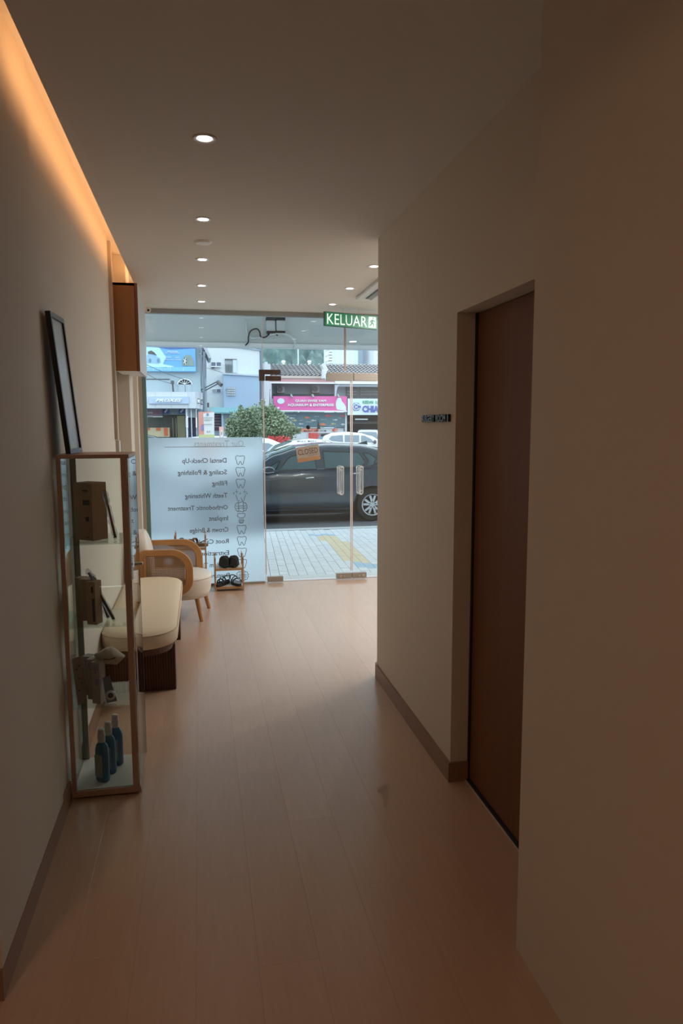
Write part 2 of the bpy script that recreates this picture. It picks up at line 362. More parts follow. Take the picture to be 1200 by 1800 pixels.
# lettering on the film reads from the street, so it is mirrored from in here
XM, TZ = Vector((-1, 0, 0)), Vector((0, 0, 1))
def ft(s, pxr, pxl, ytop, ybot, m=INK2, bold=.0):
    a = at(pxr, ybot, GY-.004); b = at(pxl, ybot, GY-.004); c = at(pxr, ytop, GY-.004)
    mb = text('lettering', s, abs(a.x-b.x), abs(c.z-a.z), (a.x, GY-.0045, a.z), XM, TZ, m, wf, 0, bold)
    return mb
ft('Our Treatments', 428, 341, 774, 785, PALETEAL, .0)
for s, l, y in (('Dental Check-Up', 320, 809.5), ('Scaling & Polishing', 312, 830), ('Filling', 372, 849.5), ('Teeth Whitening', 324, 871), ('Orthodontic Treatment', 293, 892),
                ('Implant', 365, 911), ('Crown & Bridge', 331, 931), ('Root Canal', 347, 951.5), ('Extraction', 349, 972), ('Wisdom Tooth', 336, 992.5), ('Dentures', 361, 1011.5)):
    desc = 3 if any(c in s for c in 'gp') else 0
    r_ = 398+(y-809)*.028
    ft(s, r_, l+(y-809)*.02, y-4.6, y+3.4+desc, INK2, .012)
a = at(289, 792, GY); b = at(431, 789.6, GY)
obj('rule_line', bx(a.x, b.x, GY-.0045, GY-.003, 1.3885, 1.3935), pm('rule_grey', (.30, .34, .38), None, .7), wf)
TOOTH = [(-.42, .18), (-.40, .42), (-.28, .50), (-.12, .46), (0, .42), (.12, .46), (.28, .50), (.40, .42), (.42, .18), (.34, -.05), (.30, -.30), (.22, -.48), (.13, -.47), (.09, -.28), (.04, -.12), (-.04, -.12), (-.09, -.28), (-.13, -.47), (-.22, -.48), (-.30, -.30), (-.34, -.05)]
def chaikin(p, closed=True, it=2):
    for _ in range(it):
        q = []; n = len(p)
        for i in range(n if closed else n-1):
            a, b = p[i], p[(i+1) % n]; q += [(a[0]*.75+b[0]*.25, a[1]*.75+b[1]*.25), (a[0]*.25+b[0]*.75, a[1]*.25+b[1]*.75)]
        p = q
    return p
def icon(px, py, w_, h_, lines, col_=INK2, r=.0028):
    c = at(px, py, GY-.006); mb = MB()
    sx_, sz_ = w_*7.5/FPX, h_*7.5/FPX
    for pts, closed in lines:
        pts = chaikin(pts, closed) if len(pts) > 2 else pts
        mb.tube([(c.x+a*sx_, GY-.0055, c.z+b*sz_) for a, b in pts], r, 4, closed)
    return obj('tooth_icon', mb, col_, wf)
for y in (809, 829.5, 850, 931, 951, 971, 991): icon(422+(y-809)*.02, y, 18, 15.5, [(TOOTH, True)])
icon(423, 874, 19, 14, [(TOOTH[-5:]+TOOTH[:2], False), (TOOTH[7:16], False)])
for px_, s_ in ((416, 6), (430, 6), (422, 3), (411, 3), (434, 3)):
    icon(px_, 864+(3 if s_ < 5 else 0), s_, s_, [([(-.5, 0), (.5, 0)], False), ([(0, -.6), (0, .6)], False)], TEAL, .004)
def bump_outline(n, m_): return [((.5+.05*(1 if i % 2 else -1))*math.copysign(1, math.cos(2*pi*i/n))*abs(math.cos(2*pi*i/n))**.6, .5*math.sin(2*pi*i/n)*(1+.14*(1 if i % 2 else -1))) for i in range(n)]
for y in (891, 1012):
    bo = bump_outline(22, 0)
    icon(423.5+(y-891)*.02, y, 20, 16, [(bo, True), ([(-.5, .12), (-.25, .05), (0, .12), (.25, .05), (.5, .12)], False), ([(-.5, -.1), (-.25, -.16), (0, -.1), (.25, -.16), (.5, -.1)], False), ([(-.2, .45), (-.2, -.45)], False), ([(.2, .45), (.2, -.45)], False)])
icon(424, 911, 15, 18, [([(-.45, .25), (-.35, .5), (0, .42), (.35, .5), (.45, .25), (.3, .05), (-.3, .05)], True), ([(-.28, .02), (-.22, -.4), (0, -.52), (.22, -.4), (.28, .02)], False), ([(-.25, -.1), (.25, -.1)], False), ([(-.23, -.24), (.23, -.24)], False), ([(-.2, -.37), (.2, -.37)], False)])
# opening hours on the door glass, mirrored
for s, l, r_, y in (('MON - FRI  9.00AM - 6.00PM  SUN', 503, 573, 757), ('SAT       9.00AM - 5.00PM       PHOT', 500, 573, 775)):
    a = at(r_, y+2, GY); b = at(l, y+2, GY)
    text('lettering', s, abs(a.x-b.x), .018, (a.x, GY-.001, a.z), XM, TZ, INK, dl, 0, .01)
c = at(541.5, 751, GY)
obj('suction_hook', MB().lathe([(0, GY-.012), (.010, GY-.012), (.019, GY-.004), (.021, GY)], (c.x, 0, c.z), 18, 'y'), BLACK, dl, smooth=False)
# CLOSED plate hanging askew
cl = at(541.5, 797.5, GY-.02)
sg = thing('closed_sign', 'small tilted wooden plate reading CLOSED, hung inside the glass door', 'sign', cl)
ang = math.radians(8)
ux, uz = Vector((math.cos(ang), 0, math.sin(ang))), Vector((-math.sin(ang), 0, math.cos(ang)))
def sp(a, b, y=0): return cl+ux*a+uz*b+Vector((0, y, 0))
obj('plate', MB().prism([sp(a, b, -.003) for a, b in rrect(-.118, .118, -.034, .078, [.012, .012, .001, .001], 4)], (0, .006, 0)), pm('taupe_board', (.40, .35, .29), None, .6), sg)
obj('lower_band', MB().prism([sp(a, b, -.003) for a, b in rrect(-.118, .118, -.074, -.034, [.001, .001, .012, .012], 4)], (0, .006, 0)), pm('orange_wood_band', (.46, .25, .12), None, .6), sg)
text('lettering', 'CLOSED', .205, .058, sp(-.102, -.004, -.0045), ux, uz, pm('brown_print', (.20, .10, .07), None, .7), sg, 0, .01)
text('lettering', 'OPEN DAILY 9AM', .10, .008, sp(.0, -.022, -.0045), ux, uz, pm('brown_print', (.2, .1, .07)), sg, 0, 0)
obj('cord', MB().tube([sp(-.02, .078), Vector((c.x, GY-.012, c.z)), sp(.05, .078)], .0012, 4), BLACK, sg)
# ------------------------------------------------------------------ ceiling things
def downlight(x, y, lab, group, s=1):
    t = thing('recessed_downlight', lab, 'light', (x, y, CZ), 0, group)
    obj('trim_ring', MB().lathe([(.028, .0), (.033, -.004), (.043, -.006), (.047, -.002), (.047, 0)], (x, y, CZ), 28), pm('trim_white', (.85, .83, .82), None, .35), t, smooth=True)
    obj('lens', MB().lathe([(0, -.0035), (.027, -.0035), (.028, 0)], (x, y, CZ), 24), LENS, t)
    l = bpy.data.lights.new('downlight', 'SPOT'); l.energy = 1.6; l.color = (1, .92, .82); l.spot_size = 1.7; l.spot_blend = .7; l.shadow_soft_size = .03
    lo = bpy.data.objects.new('downlight_beam', l); lo.location = (0, 0, -.012); lo.parent = t; COL.objects.link(lo)
LN = ['nearest of the five in the corridor row, largest in view', 'second of the five in the corridor row, just before the flat disc', 'third of the five in the corridor row, just beyond the flat disc', 'fourth of the five in the corridor row', 'last of the five in the corridor row, by the glass front']
for yy, lab in zip((2.975, 4.093, 5.055, 5.974, 6.724), LN):
    downlight(.049, yy, 'round recessed downlight, '+lab, 'corridor row of downlights')
for yy, lab in zip((5.054, 5.885, 6.668), ('nearest of the three on the right, beside the wall corner', 'middle of the three on the right, beside the air conditioner', 'farthest of the three on the right, above the exit sign')):
    downlight(1.227, yy, 'round recessed downlight, '+lab, 'right row of downlights')
tag(obj('ceiling_speaker_disc', MB().lathe([(0, -.014), (.044, -.012), (.052, -.003), (.052, 0)], (.054, 4.583, CZ), 30), pm('disc_white', (.92, .92, .92), None, .5)), 'flat unlit white disc on the ceiling between two downlights', 'ceiling disc')
ac = thing('ceiling_air_conditioner', 'white square cassette air conditioner set in the ceiling, cut by the wall corner', 'air conditioner', (1.75, 5.9, CZ))
obj('panel', MB().prism([(a, b, CZ) for a, b in rrect(1.36, 2.20, 5.40, 6.32, .06, 6)], (0, 0, -.025)), WHTP, ac, bevel=.006)
obj('intake_grille', bx(1.56, 2.0, 5.62, 6.10, CZ-.031, CZ-.024), pm('ac_dark', (.15, .15, .15), None, .5), ac)
obj('air_outlet', bx(1.425, 1.475, 5.55, 6.18, CZ-.029, CZ-.02), BLACK, ac)
obj('louvre', MB().obox((1.455, 5.865, CZ-.034), (.016, 0, -.008), (0, .30, 0), (.001, 0, .002)), pm('louvre_grey', (.4, .4, .39), None, .5), ac)
for k in range(9): obj('slat', bx(1.57, 1.99, 5.645+k*.052, 5.66+k*.052, CZ-.036, CZ-.03), WHTP, ac)
# exit sign, turned slightly
ea, eb = at(570.8, 547, 6.75), at(663, 551.5, 6.95)
zt, zb = at(571, 547, 6.75).z, at(571, 572.5, 6.75).z
ex = thing('exit_sign', 'green lit exit sign reading KELUAR with a running figure, hung under the ceiling', 'exit sign', ((ea.x+eb.x)/2, (ea.y+eb.y)/2, zb))
xd = Vector((eb.x-ea.x, eb.y-ea.y, 0)); Wd = xd.length; xd.normalize(); nd = xd.cross(Z)*1.0   # nd faces the camera
if nd.y > 0: nd = -nd
o0 = Vector((ea.x, ea.y, zb)); Hh = zt-zb
def es(u_, v_, d=0): return o0+xd*(u_*Wd)+Z*(v_*Hh)+nd*d
obj('housing', MB().prism([es(0, 0), es(1, 0), es(1, 1), es(0, 1)], -nd*.03), pm('exit_frame', (.02, .10, .06), None, .4), ex, bevel=.002)
obj('face', MB().prism([es(.012, .05, .001), es(.988, .05, .001), es(.988, .95, .001), es(.012, .95, .001)], nd*.002), GREEN, ex)
text('lettering', 'KELUAR', Wd*.755, Hh*.74, es(.035, .13, .0035), xd, Z, EXW, ex, .001, 0)
obj('pictogram_field', MB().prism([es(.825, .12, .003), es(.965, .12, .003), es(.965, .88, .003), es(.825, .88, .003)], nd*.001), EXW, ex)
man = MB()
def stk(p, q, wd): 
    a, b = es(p[0], p[1], .0045), es(q[0], q[1], .0045); d = (b-a).normalized(); s_ = d.cross(nd)*wd
    man.add([a-s_, b-s_, b+s_, a+s_], [(0, 1, 2, 3)])
for p, q, wd in (((.905, .68), (.885, .45), .010), ((.885, .47), (.925, .36), .008), ((.925, .37), (.915, .18), .007), ((.885, .47), (.865, .28), .008), ((.867, .29), (.835, .24), .007), ((.90, .66), (.865, .58), .006), ((.867, .59), (.85, .45), .006), ((.905, .66), (.935, .56), .006), ((.935, .56), (.955, .60), .006)): stk(p, q, wd)
man.prism([es(.912+.013*math.cos(a*pi/6), .78+.07*math.sin(a*pi/6), .0042) for a in range(12)], nd*.0006)
obj('running_figure', man, GREEN, ex)
for u_ in (.35, .65): obj('hanger', MB().tube([es(u_, 1, -.015), Vector((es(u_, 1).x, es(u_, 1).y, CZ))-nd*.015], .002, 6), CHROME, ex)
# security camera
sc_ = thing('security_camera', 'small white camera high up beside the wall cabinet', 'security camera', (-.44, 6.9, 2.62))
sc0 = at(260, 545, 6.9)
obj('housing', MB().tube([sc0+Vector((-.02, .05, .01)), sc0+Vector((.004, -.035, -.004)), sc0+Vector((.006, -.045, -.006))], [.026, .026, .022], 14), WHTP, sc_, smooth=False)
obj('lens', MB().tube([sc0+Vector((.005, -.045, -.008)), sc0+Vector((.006, -.052, -.009))], .010, 12), BLACK, sc_)
obj('bracket', MB().tube([sc0+Vector((-.02, .03, .02)), sc0+Vector((-.045, .03, .03)), (-.52, 6.93, 2.66)], .008, 8), WHTP, sc_)
# ------------------------------------------------------------------ left wall things
hc = thing('wall_cabinet', 'hanging cupboard with brown wood side and pale grey front, high on the left wall', 'cabinet', (-.5, 5.8, 1.99))
obj('side_panel', bx(-.578, -.428, 5.45, 5.468, 1.99, 2.604), CABW, hc)
obj('carcass', bx(-.578, -.428, 5.469, 6.15, 1.995, 2.585), WHITE, hc)
obj('door', bx(-.424, -.406, 5.45, 5.80, 1.988, 2.60), pm('door_grey_laminate', (.55, .55, .53), None, .35), hc, bevel=.001)
obj('door', bx(-.424, -.406, 5.804, 6.15, 1.988, 2.60), MATS['door_grey_laminate'], hc, bevel=.001)
obj('edge_band', bx(-.4255, -.4065, 5.4485, 5.4515, 1.988, 2.604), pm('red_brown_edge', (.22, .07, .035), None, .5), hc)
obj('top_panel', bx(-.578, -.428, 5.45, 6.15, 2.586, 2.604), pm('orange_light_top', (.55, .45, .34), None, .5), hc)
swb = at(217, 782, 5.6)
s1 = thing('switch_box', 'small pale surface box on the left wall above the glass cabinet', 'switch box', (LW+.015, 5.50, 1.44))
obj('box', bx(LW-.029, LW+.008, 5.50, 5.58, 1.40, 1.495), pm('beige_box', (.52, .45, .38), None, .5), s1, bevel=.003)
obj('switch_plate', bx(LW+.008, LW+.014, 5.505, 5.575, 1.41, 1.49), WHTP, s1, bevel=.002)
# room lettering
rs = thing('room_sign_letters', 'black raised letters of a room name on the right wall beside the sliding door', 'sign', (RW, 3.18, 1.61))
for s, y1, y0 in (('SURGERY', 3.375, 3.185), ('ROOM', 3.165, 3.03), ('1', 3.008, 2.995)):
    text('lettering', s, y1-y0, .033, (RW-.001, y1, 1.612), (0, -1, 0), Z, BLACK, rs, .012, .03)
# ------------------------------------------------------------------ glass display cabinet
VX0, VX1, VY0, VY1, VH = -.577, -.290, 3.10, 3.43, 1.482
vc = thing('display_cabinet', 'tall narrow glass display cabinet with rose-brown frame against the left wall', 'display cabinet', ((VX0+VX1)/2, (VY0+VY1)/2, 0))
fw = .022
obj('base_panel', bx(VX0+.003, VX1-.004, VY0+.004, VY1-.004, .012, .034), pm('white_board', (.66, .64, .60), None, .4), vc)
obj('bottom_rail', bx(VX0, VX1-.010, VY0-.002, VY0+.012, .008, .034), ROSE, vc)
obj('bottom_rail', bx(VX1-.012, VX1, VY0, VY1, .008, .03), ROSE, vc)
obj('plinth', bx(VX0+.01, VX1-.02, VY0+.012, VY1-.01, 0, .012), BLACKM, vc)
obj('top_panel', bx(VX0, VX1, VY0, VY1, VH-.016, VH), ROSE, vc, bevel=.0015)
obj('post', bx(VX0, VX0+.018, VY0, VY0+.014, .034, VH-.016), ROSE, vc)
obj('post', bx(VX1-.034, VX1-.006, VY0, VY0+.014, .034, VH-.016), ROSE, vc)
obj('post', bx(VX0, VX0+.026, VY1-.014, VY1, .034, VH-.016), TAUPE, vc)
obj('post', bx(VX1-.014, VX1-.006, VY1-.010, VY1, .034, VH-.016), TAUPE, vc)
for z0, z1 in ((.05, .19), (.28, .66), (.70, .92), (.95, 1.26), (1.38, 1.46)): obj('sealing_strip', bx(VX1-.0115, VX1-.0085, VY0-.0012, VY0, z0, z1), WHTP, vc)
obj('side_pane', bx(VX0+.002, VX0+.006, VY0+.014, VY1-.014, .034, VH-.016), G2, vc)
obj('front_pane', bx(VX0+.018, VX1-.034, VY0+.005, VY0+.009, .034, VH-.016), G2, vc)
dg = obj('glass_door', bx(VX1-.005, VX1, VY0+.012, VY1-.004, .034, VH-.018), G2, vc)
obj('door_edge', bx(VX1-.0055, VX1+.0005, VY1-.004, VY1-.001, .034, VH-.018), DGREY, dg)
kz = at(238, 992, 3.36).z
obj('knob', MB().lathe([(.003, -.03), (.003, 0), (.008, .002), (.008, .018), (.003, .02)], (VX1, 3.375, kz), 12, 'x'), METAL, dg)
SHZ = [1.108, .752, .399]
for zz in SHZ: obj('glass_shelf', bx(VX0+.007, VX1-.012, VY0+.015, VY1-.016, zz-.003, zz+.003), glass('shelf_glass', (.90, .96, .93)) if 'shelf_glass' not in MATS else MATS['shelf_glass'], vc)
def obox_thing(name, label, cat, cx_, cy_, z0, w_, d_, h_, rz, m, group=None, prints=()):
    t = thing(name, label, cat, (cx_, cy_, z0), rz, group)
    obj('carton', MB().box(-w_/2, w_/2, -d_/2, d_/2, 0, h_), m, t, bevel=.0015, local=True)
    obj('lid_flap', MB().box(-w_/2+.001, w_/2-.001, -d_/2-.0012, d_/2, h_, h_+.0015), m, t, local=True)
    for (x0, x1, z0_, z1_, mm) in prints:
        obj('printed_patch', MB().box(x0*w_, x1*w_, -d_/2-.001, -d_/2-.0001, z0_*h_, z1_*h_), mm, t, local=True)
    return t
DK = pm('dark_print', (.045, .035, .03), None, .7)
# top shelf
t = obox_thing('cardboard_box', 'large brown cardboard box with black print on the top glass shelf', 'box', -.470, 3.245, SHZ[0]+.003, .105, .085, .246, math.radians(-38), CARDB, None, ((.0, .38, .62, .71, DK), (.0, .30, .86, .885, DK), (.02, .25, .84, .85, DK), (.12, .30, .34, .42, DK), (.05, .3, .05, .06, DK)))
obj('printed_patch', MB().box(-.0535, -.0525, -.03, .005, .20, .215), CARDB2, t, local=True)
obj('printed_patch', MB().box(-.0535, -.0525, -.015, .005, .04, .14), CARDB2, t, local=True)
def wrapped_brush(name, label, a, b, m1, m2, group=None):
    a, b = Vector(a), Vector(b); t = thing(name, label, 'toothbrush', a, 0, group); d = b-a
    obj('handle', MB().tube([a, a+d*.4, a+d*.7], [.006, .005, .0045], 8), m1, t, smooth=True)
    obj('head', MB().tube([a+d*.7, a+d*.78, a+d*.96], [.003, .006, .006], 8), m2, t, smooth=True)
    wr_ = MB(); path = []; rr = []
    for i in range(15):
        p = a+d*(i/14*1.06-.03); path.append(p+Vector((random.uniform(-.002, .002), 0, random.uniform(-.002, .002)))); rr.append(.0125+random.uniform(-.003, .003) if 0 < i < 14 else .006)
    wr_.tube(path, rr, 7); obj('clear_wrapper', wr_, MATS.get('wrap') or glasswrap(), t)
    return t
def glasswrap():
    m = glass('wrap', (.80, .82, .84), 1.6, .12); return m
PINK = pm('pink_red_plastic', (.42, .10, .09), None, .4); WBR = pm('white_bristle', (.7, .68, .7), None, .6); BROWNP = pm('brown_plastic', (.16, .08, .04), None, .4); NAVY = pm('navy_plastic', (.03, .04, .07), None, .4)
p = lambda x_, y_, Y_: at(x_, y_, Y_)
q0, q1 = p(203, 953, 3.2), p(184, 864, 3.2); q0.z = SHZ[0]+.012
wrapped_brush('wrapped_toothbrush', 'red toothbrush in clear wrapping leaning on the large cardboard box', q0, q1, PINK, WBR)
# second shelf
obox_thing('cardboard_box', 'lower brown cardboard box with vertical black lettering, front one of three on the second shelf', 'box', -.462, 3.17, SHZ[1]+.003, .045, .05, .185, math.radians(-25), CARDB, None, ((.15, .40, .08, .62, DK), (.1, .3, .75, .9, DK)))
obox_thing('cardboard_box', 'middle one of three slim brown boxes on the second shelf', 'box', -.495, 3.235, SHZ[1]+.003, .06, .045, .182, math.radians(-25), CARDB, None, ())
obox_thing('cardboard_box', 'rear one of three slim brown boxes on the second shelf', 'box', -.520, 3.29, SHZ[1]+.003, .06, .045, .178, math.radians(-25), CARDB2, None, ())
q0, q1 = p(200, 1095, 3.18), p(154, 1003, 3.18); q0.z = SHZ[1]+.014
wrapped_brush('wrapped_toothbrush', 'brown bamboo toothbrush with dark end in clear wrapping, leaning on the slim boxes', q0, q1, BROWNP, WBR)
q0, q1 = p(190, 1092, 3.22), p(162, 1010, 3.22); q0.z = SHZ[1]+.014
wrapped_brush('wrapped_toothbrush', 'thinner wrapped toothbrush close behind the bamboo one on the second shelf', q0, q1, NAVY, WBR)
# third shelf
PUR = pm('lilac_carton', (.36, .29, .37), (.32, .25, .33), .55); PALE = pm('pale_pink_carton', (.50, .40, .36), None, .55)
for i, (cx_, cy_) in enumerate(((-.459, 3.17), (-.486, 3.225), (-.510, 3.28))):
    t = obox_thing('toothpaste_carton', ('nearest', 'middle', 'farthest')[i]+' of three lilac and pale upright cartons on the third glass shelf', 'box', cx_, cy_, SHZ[2]+.003, .038, .045, .185-.004*i, math.radians(-22), PALE, 'lilac cartons on the third shelf', ((-.3, .35, .80, .93, PUR), (-.1, .35, .45, .6, PUR)))
    obj('side_print', MB().box(-.0202, -.0190, -.022, .022, 0, .18), PUR, t, local=True)
    obj('red_spot', MB().lathe([(0, -.0235), (.004, -.0235), (.004, -.0226)], (.0, 0, .14), 10, 'y'), PINK, t, local=True)
# folded mask lying on the cartons
mk = thing('folded_face_mask', 'cream folded pouch-shaped face mask lying on top of the cartons', 'face mask', p(190, 1165, 3.21))
mo = [(165, 1152), (176, 1147), (184, 1141), (196, 1139), (205, 1145), (213, 1151), (219, 1155), (212, 1162), (206, 1168), (196, 1167), (183, 1166), (172, 1160)]
mkb = MB(); top_ = []; bot = []
for x_, y_ in mo:
    v = at(x_, y_, 3.21); bot.append(v); 
cen = sum(bot, Vector())/len(bot)
rings = []
for k, (s_, h_) in enumerate(((1, -.004), (1.0, .004), (.8, .014), (.5, .022), (.15, .026))):
    rings.append([cen+(v-cen)*s_+Vector((0, -.3*h_+(.02 if False else 0), h_*.35))+Vector((0, -h_*1.6, 0)) for v in bot])
rings = [[v+Vector((0, .02, 0)) for v in rings[0]]]+rings
mkb.loft(rings); obj('mask_body', mkb, pm('mask_cream', (.62, .52, .42), None, .8), mk, smooth=True)
va, vb = at(182, 1159, 3.162), at(203, 1156, 3.162)
obj('nose_wire', MB().tube([va, (va+vb)/2+Vector((0, 0, -.004)), vb], .0022, 5), DK, mk)
fc = thing('floss_pack', 'white round floss reel on a small blue hang card, third shelf', 'dental floss', (-.42, 3.16, SHZ[2]+.003))
c1 = p(194, 1222, 3.14)
fa = [p(180, 1192, 3.16), p(192, 1188, 3.16), p(206, 1232, 3.145), p(188, 1244, 3.145)]
for v in fa: v.z = max(v.z, SHZ[2]+.004)
obj('hang_card', MB().prism(fa, (0, .003, 0)), pm('blue_card', (.12, .17, .30), (.2, .24, .33), .5, scale=60), fc)
obj('reel', MB().lathe([(0, -.010), (.017, -.009), (.021, -.002), (.021, .006), (0, .008)], (c1.x, c1.y, c1.z), 20, 'y'), WHTP, fc, smooth=False)
obj('reel_label', MB().lathe([(0, -.0115), (.011, -.0108), (.012, -.0095)], (c1.x+.002, c1.y, c1.z+.002), 16, 'y'), NAVY, fc)
tk = thing('wrapped_brush_pack', 'long wrapped brush pack with dark dots at the left end of the third shelf', 'toothbrush', (-.54, 3.2, SHZ[2]+.003))
ta, tb = Vector((-.525, 3.15, SHZ[2]+.008)), Vector((-.550, 3.20, SHZ[2]+.20))
obj('wrapper', MB().obox((ta+tb)/2, (.018, .008, .003), (.001, .003, 0), (tb-ta)/2), pm('wrapper_rose', (.36, .24, .20), (.3, .2, .18), .25, scale=30), tk, bevel=.002)
for k, (u_, s_) in enumerate(((.75, -.3), (.82, .3), (.45, .4), (.30, -.3), (.55, .0))):
    cc = ta+(tb-ta)*u_+Vector((.018*s_, .008*s_-.004, 0)); obj('dark_dot', MB().lathe([(0, -.001), (.004, -.001), (.004, .001)], cc, 8, 'y'), DK, tk)
# bottles
BLUE = pm('blue_mouthwash', (.004, .17, .33), (.004, .14, .28), .12, spec=.6); CAP = pm('white_cap', (.62, .58, .55), None, .35); LBL = pm('pale_label', (.38, .42, .40), (.30, .36, .36), .5, scale=40)
def bottle(x_, y_, lab, rz):
    t = thing('mouthwash_bottle', lab, 'bottle', (x_, y_, .034), rz, 'blue bottles on the cabinet floor')
    rings = []
    for (s_, h_) in ((.85, 0), (1, .006), (1, .12), (.98, .145), (.82, .165), (.5, .178), (.42, .182)):
        rings.append([(a*s_, b*s_, h_) for a, b in rrect(-.032, .032, -.019, .019, .0185, 5)])
    obj('bottle_body', MB().loft(rings), BLUE, t, local=True, smooth=True)
    obj('cap', MB().lathe([(.0155, .180), (.0165, .184), (.0165, .214), (.014, .222), (.0145, .236), (.010, .241), (0, .241)], (0, 0, 0), 18), CAP, t, local=True, smooth=False)
    obj('label_panel', MB().prism([(a, -.0196, b) for a, b in rrect(-.026, .014, .022, .125, .004, 3)], (0, .001, 0)), LBL, t, local=True)
    return t
bottle(-.460, 3.185, 'front one of three blue mouthwash bottles, its pale label facing out', math.radians(-30))
bottle(-.440, 3.255, 'middle one of three blue mouthwash bottles on the cabinet floor', math.radians(-10))
bottle(-.418, 3.335, 'rear one of three blue mouthwash bottles on the cabinet floor', math.radians(-10))
# picture frame leaning on the wall, standing on the cabinet (tall, thin, seen almost edge on)
pf = thing('picture_frame', 'black picture frame with pale sheet, standing on the glass cabinet and leaning on the wall', 'picture frame', (-.52, 3.2, VH+.001))
B0 = at(120, 796, 3.118); B0.z = VH+.003                       # near bottom corner
T0 = atx(83, 546, -.566)                                        # near top corner
T1 = atx(96, 570, -.566); 
ev = (T1-T0); ev.z = 0
ev = Vector((0, 1, 0))*.225+Vector((.012, 0, 0)); hv = T0-B0
T0b = B0+hv
nv = ev.cross(hv).normalized()
if nv.x < 0: nv = -nv
def fp(u_, v_, d=0): return B0+ev*u_+hv*v_+nv*d
def bar(u0, u1, v0, v1): return MB().prism([fp(u0, v0, -.010), fp(u1, v0, -.010), fp(u1, v1, -.010), fp(u0, v1, -.010)], nv*.020)
bu, bv = .075, .035
obj('frame_bar', bar(0, bu, 0, 1), BLACK, pf); obj('frame_bar', bar(1-bu, 1, 0, 1), BLACK, pf)
obj('frame_bar', bar(bu, 1-bu, 0, bv), BLACK, pf); obj('frame_bar', bar(bu, 1-bu, 1-bv, 1), BLACK, pf)
obj('sheet', MB().prism([fp(bu, bv, .002), fp(1-bu, bv, .002), fp(1-bu, 1-bv, .002), fp(bu, 1-bv, .002)], nv*.001), pm('sheet_grey', (.50, .50, .50), None, .25), pf)
obj('backing', MB().prism([fp(.02, .01, -.0095), fp(.98, .01, -.0095), fp(.98, .99, -.0095), fp(.02, .99, -.0095)], nv*.009), BLACKM, pf)
# ------------------------------------------------------------------ bench
bn = thing('bench', 'cream cushioned bench with rounded ends on dark fluted legs along the left wall', 'bench', (-.375, 4.9, 0))
BX0, BX1, BY0, BY1 = -.588, -.157, 4.10, 5.72
def bout(ins, z): return [(a, b, z) for a, b in rrect(BX0+ins, BX1-ins, BY0+ins, BY1-ins, [max(.01, q_-ins) for q_ in (.19, .17, .17, .21)], 10)]
cu = MB(); cu.loft([bout(.012, .33), bout(.004, .337), bout(0, .36), bout(0, .395), bout(.004, .410), bout(.006, .412), bout(.018, .424), bout(.05, .432), bout(.12, .436)])
obj('cushion', cu, CREAM, bn, smooth=True)
obj('piping', MB().tube([Vector(p_) for p_ in bout(.002, .410)], .0025, 6, True), pm('piping_beige', (.60, .48, .33), None, .8), bn, smooth=True)
obj('apron', MB().loft([bout(.035, .285), bout(.02, .33)]), WALNUT, bn)
for (y0, y1) in ((4.35, 4.50), (5.39, 5.52)):
    o_ = MB().box(BX0+.012, BX1-.021, y0+.006, y1, 0, .286)
    lg = obj('leg', o_, WALNUT, bn, bevel=.003)
    fl_ = MB(); n_ = 26; wd = (BX1-.021-BX0-.012)/n_
    for k in range(n_):
        fl_.tube([(BX0+.012+wd*(k+.5), y0+.007, .002), (BX0+.012+wd*(k+.5), y0+.007, .284)], wd*.46, 6)
    tag(obj('fluting', fl_, WALNUT, lg), kind='stuff')
# ------------------------------------------------------------------ armchair
ch = thing('armchair', 'ivory padded armchair with beech arms filled with woven cane, between bench and shoe racks', 'armchair', (-.25, 6.07, 0))
def armframe(y, x0, x1, z0, z1, r):
    out = rrect(x0, x1, z0, z1, r, 8); inn = rrect(x0+.055, x1-.060, z0+.055, z1-.050, [max(.01, q-.05) for q in r], 8)
    m = MB(); n = len(out)
    for yy in (0,):
        a = [(p_[0], y-.017, p_[1]) for p_ in out]; b = [(p_[0], y-.017, p_[1]) for p_ in inn]; c_ = [(p_[0], y+.017, p_[1]) for p_ in out]; d_ = [(p_[0], y+.017, p_[1]) for p_ in inn]
        m.add(a+b+c_+d_, [f_ for i in range(n) for f_ in ((i, (i+1) % n, n+(i+1) % n, n+i), (2*n+i, 3*n+i, 3*n+(i+1) % n, 2*n+(i+1) % n), (i, 2*n+i, 2*n+(i+1) % n, (i+1) % n), (n+i, n+(i+1) % n, 3*n+(i+1) % n, 3*n+i))])
    fr = obj('arm_frame', m, OAKF, ch, bevel=.005)
    # inner ring line
    inner = rrect(x0+.045, x1-.05, z0+.045, z1-.042, [max(.012, q-.045) for q in r], 8)
    obj('inner_bead', MB().tube([(a_, y-.018, b_) for a_, b_ in inner], .004, 5, True), OAKF, fr)
    cane = MB(); xa, xb, za, zb_ = x0+.05, x1-.055, z0+.05, z1-.045
    stp = .0125; k = xa
    def inside(a_, b_):
        c0 = 0; pts = inn
        for i in range(len(pts)):
            (x1_, y1_), (x2_, y2_) = pts[i], pts[(i+1) % len(pts)]
            if (y1_ > b_) != (y2_ > b_) and a_ < (x2_-x1_)*(b_-y1_)/(y2_-y1_)+x1_: c0 ^= 1
        return c0
    while k < xb:
        zs = [za+(zb_-za)*i/60 for i in range(61)]; zz = [q for q in zs if inside(k, q)]
        if zz: cane.box(k-.0040, k+.0040, y-.002, y, min(zz)-.006, max(zz)+.006)
        k += stp
    k = za
    while k < zb_:
        xs = [xa+(xb-xa)*i/80 for i in range(81)]; xx = [q for q in xs if inside(q, k)]
        if xx: cane.box(min(xx)-.006, max(xx)+.006, y, y+.002, k-.0040, k+.0040)
        k += stp
    tag(obj('cane_panel', cane, CANE, fr), kind='stuff')
    return fr
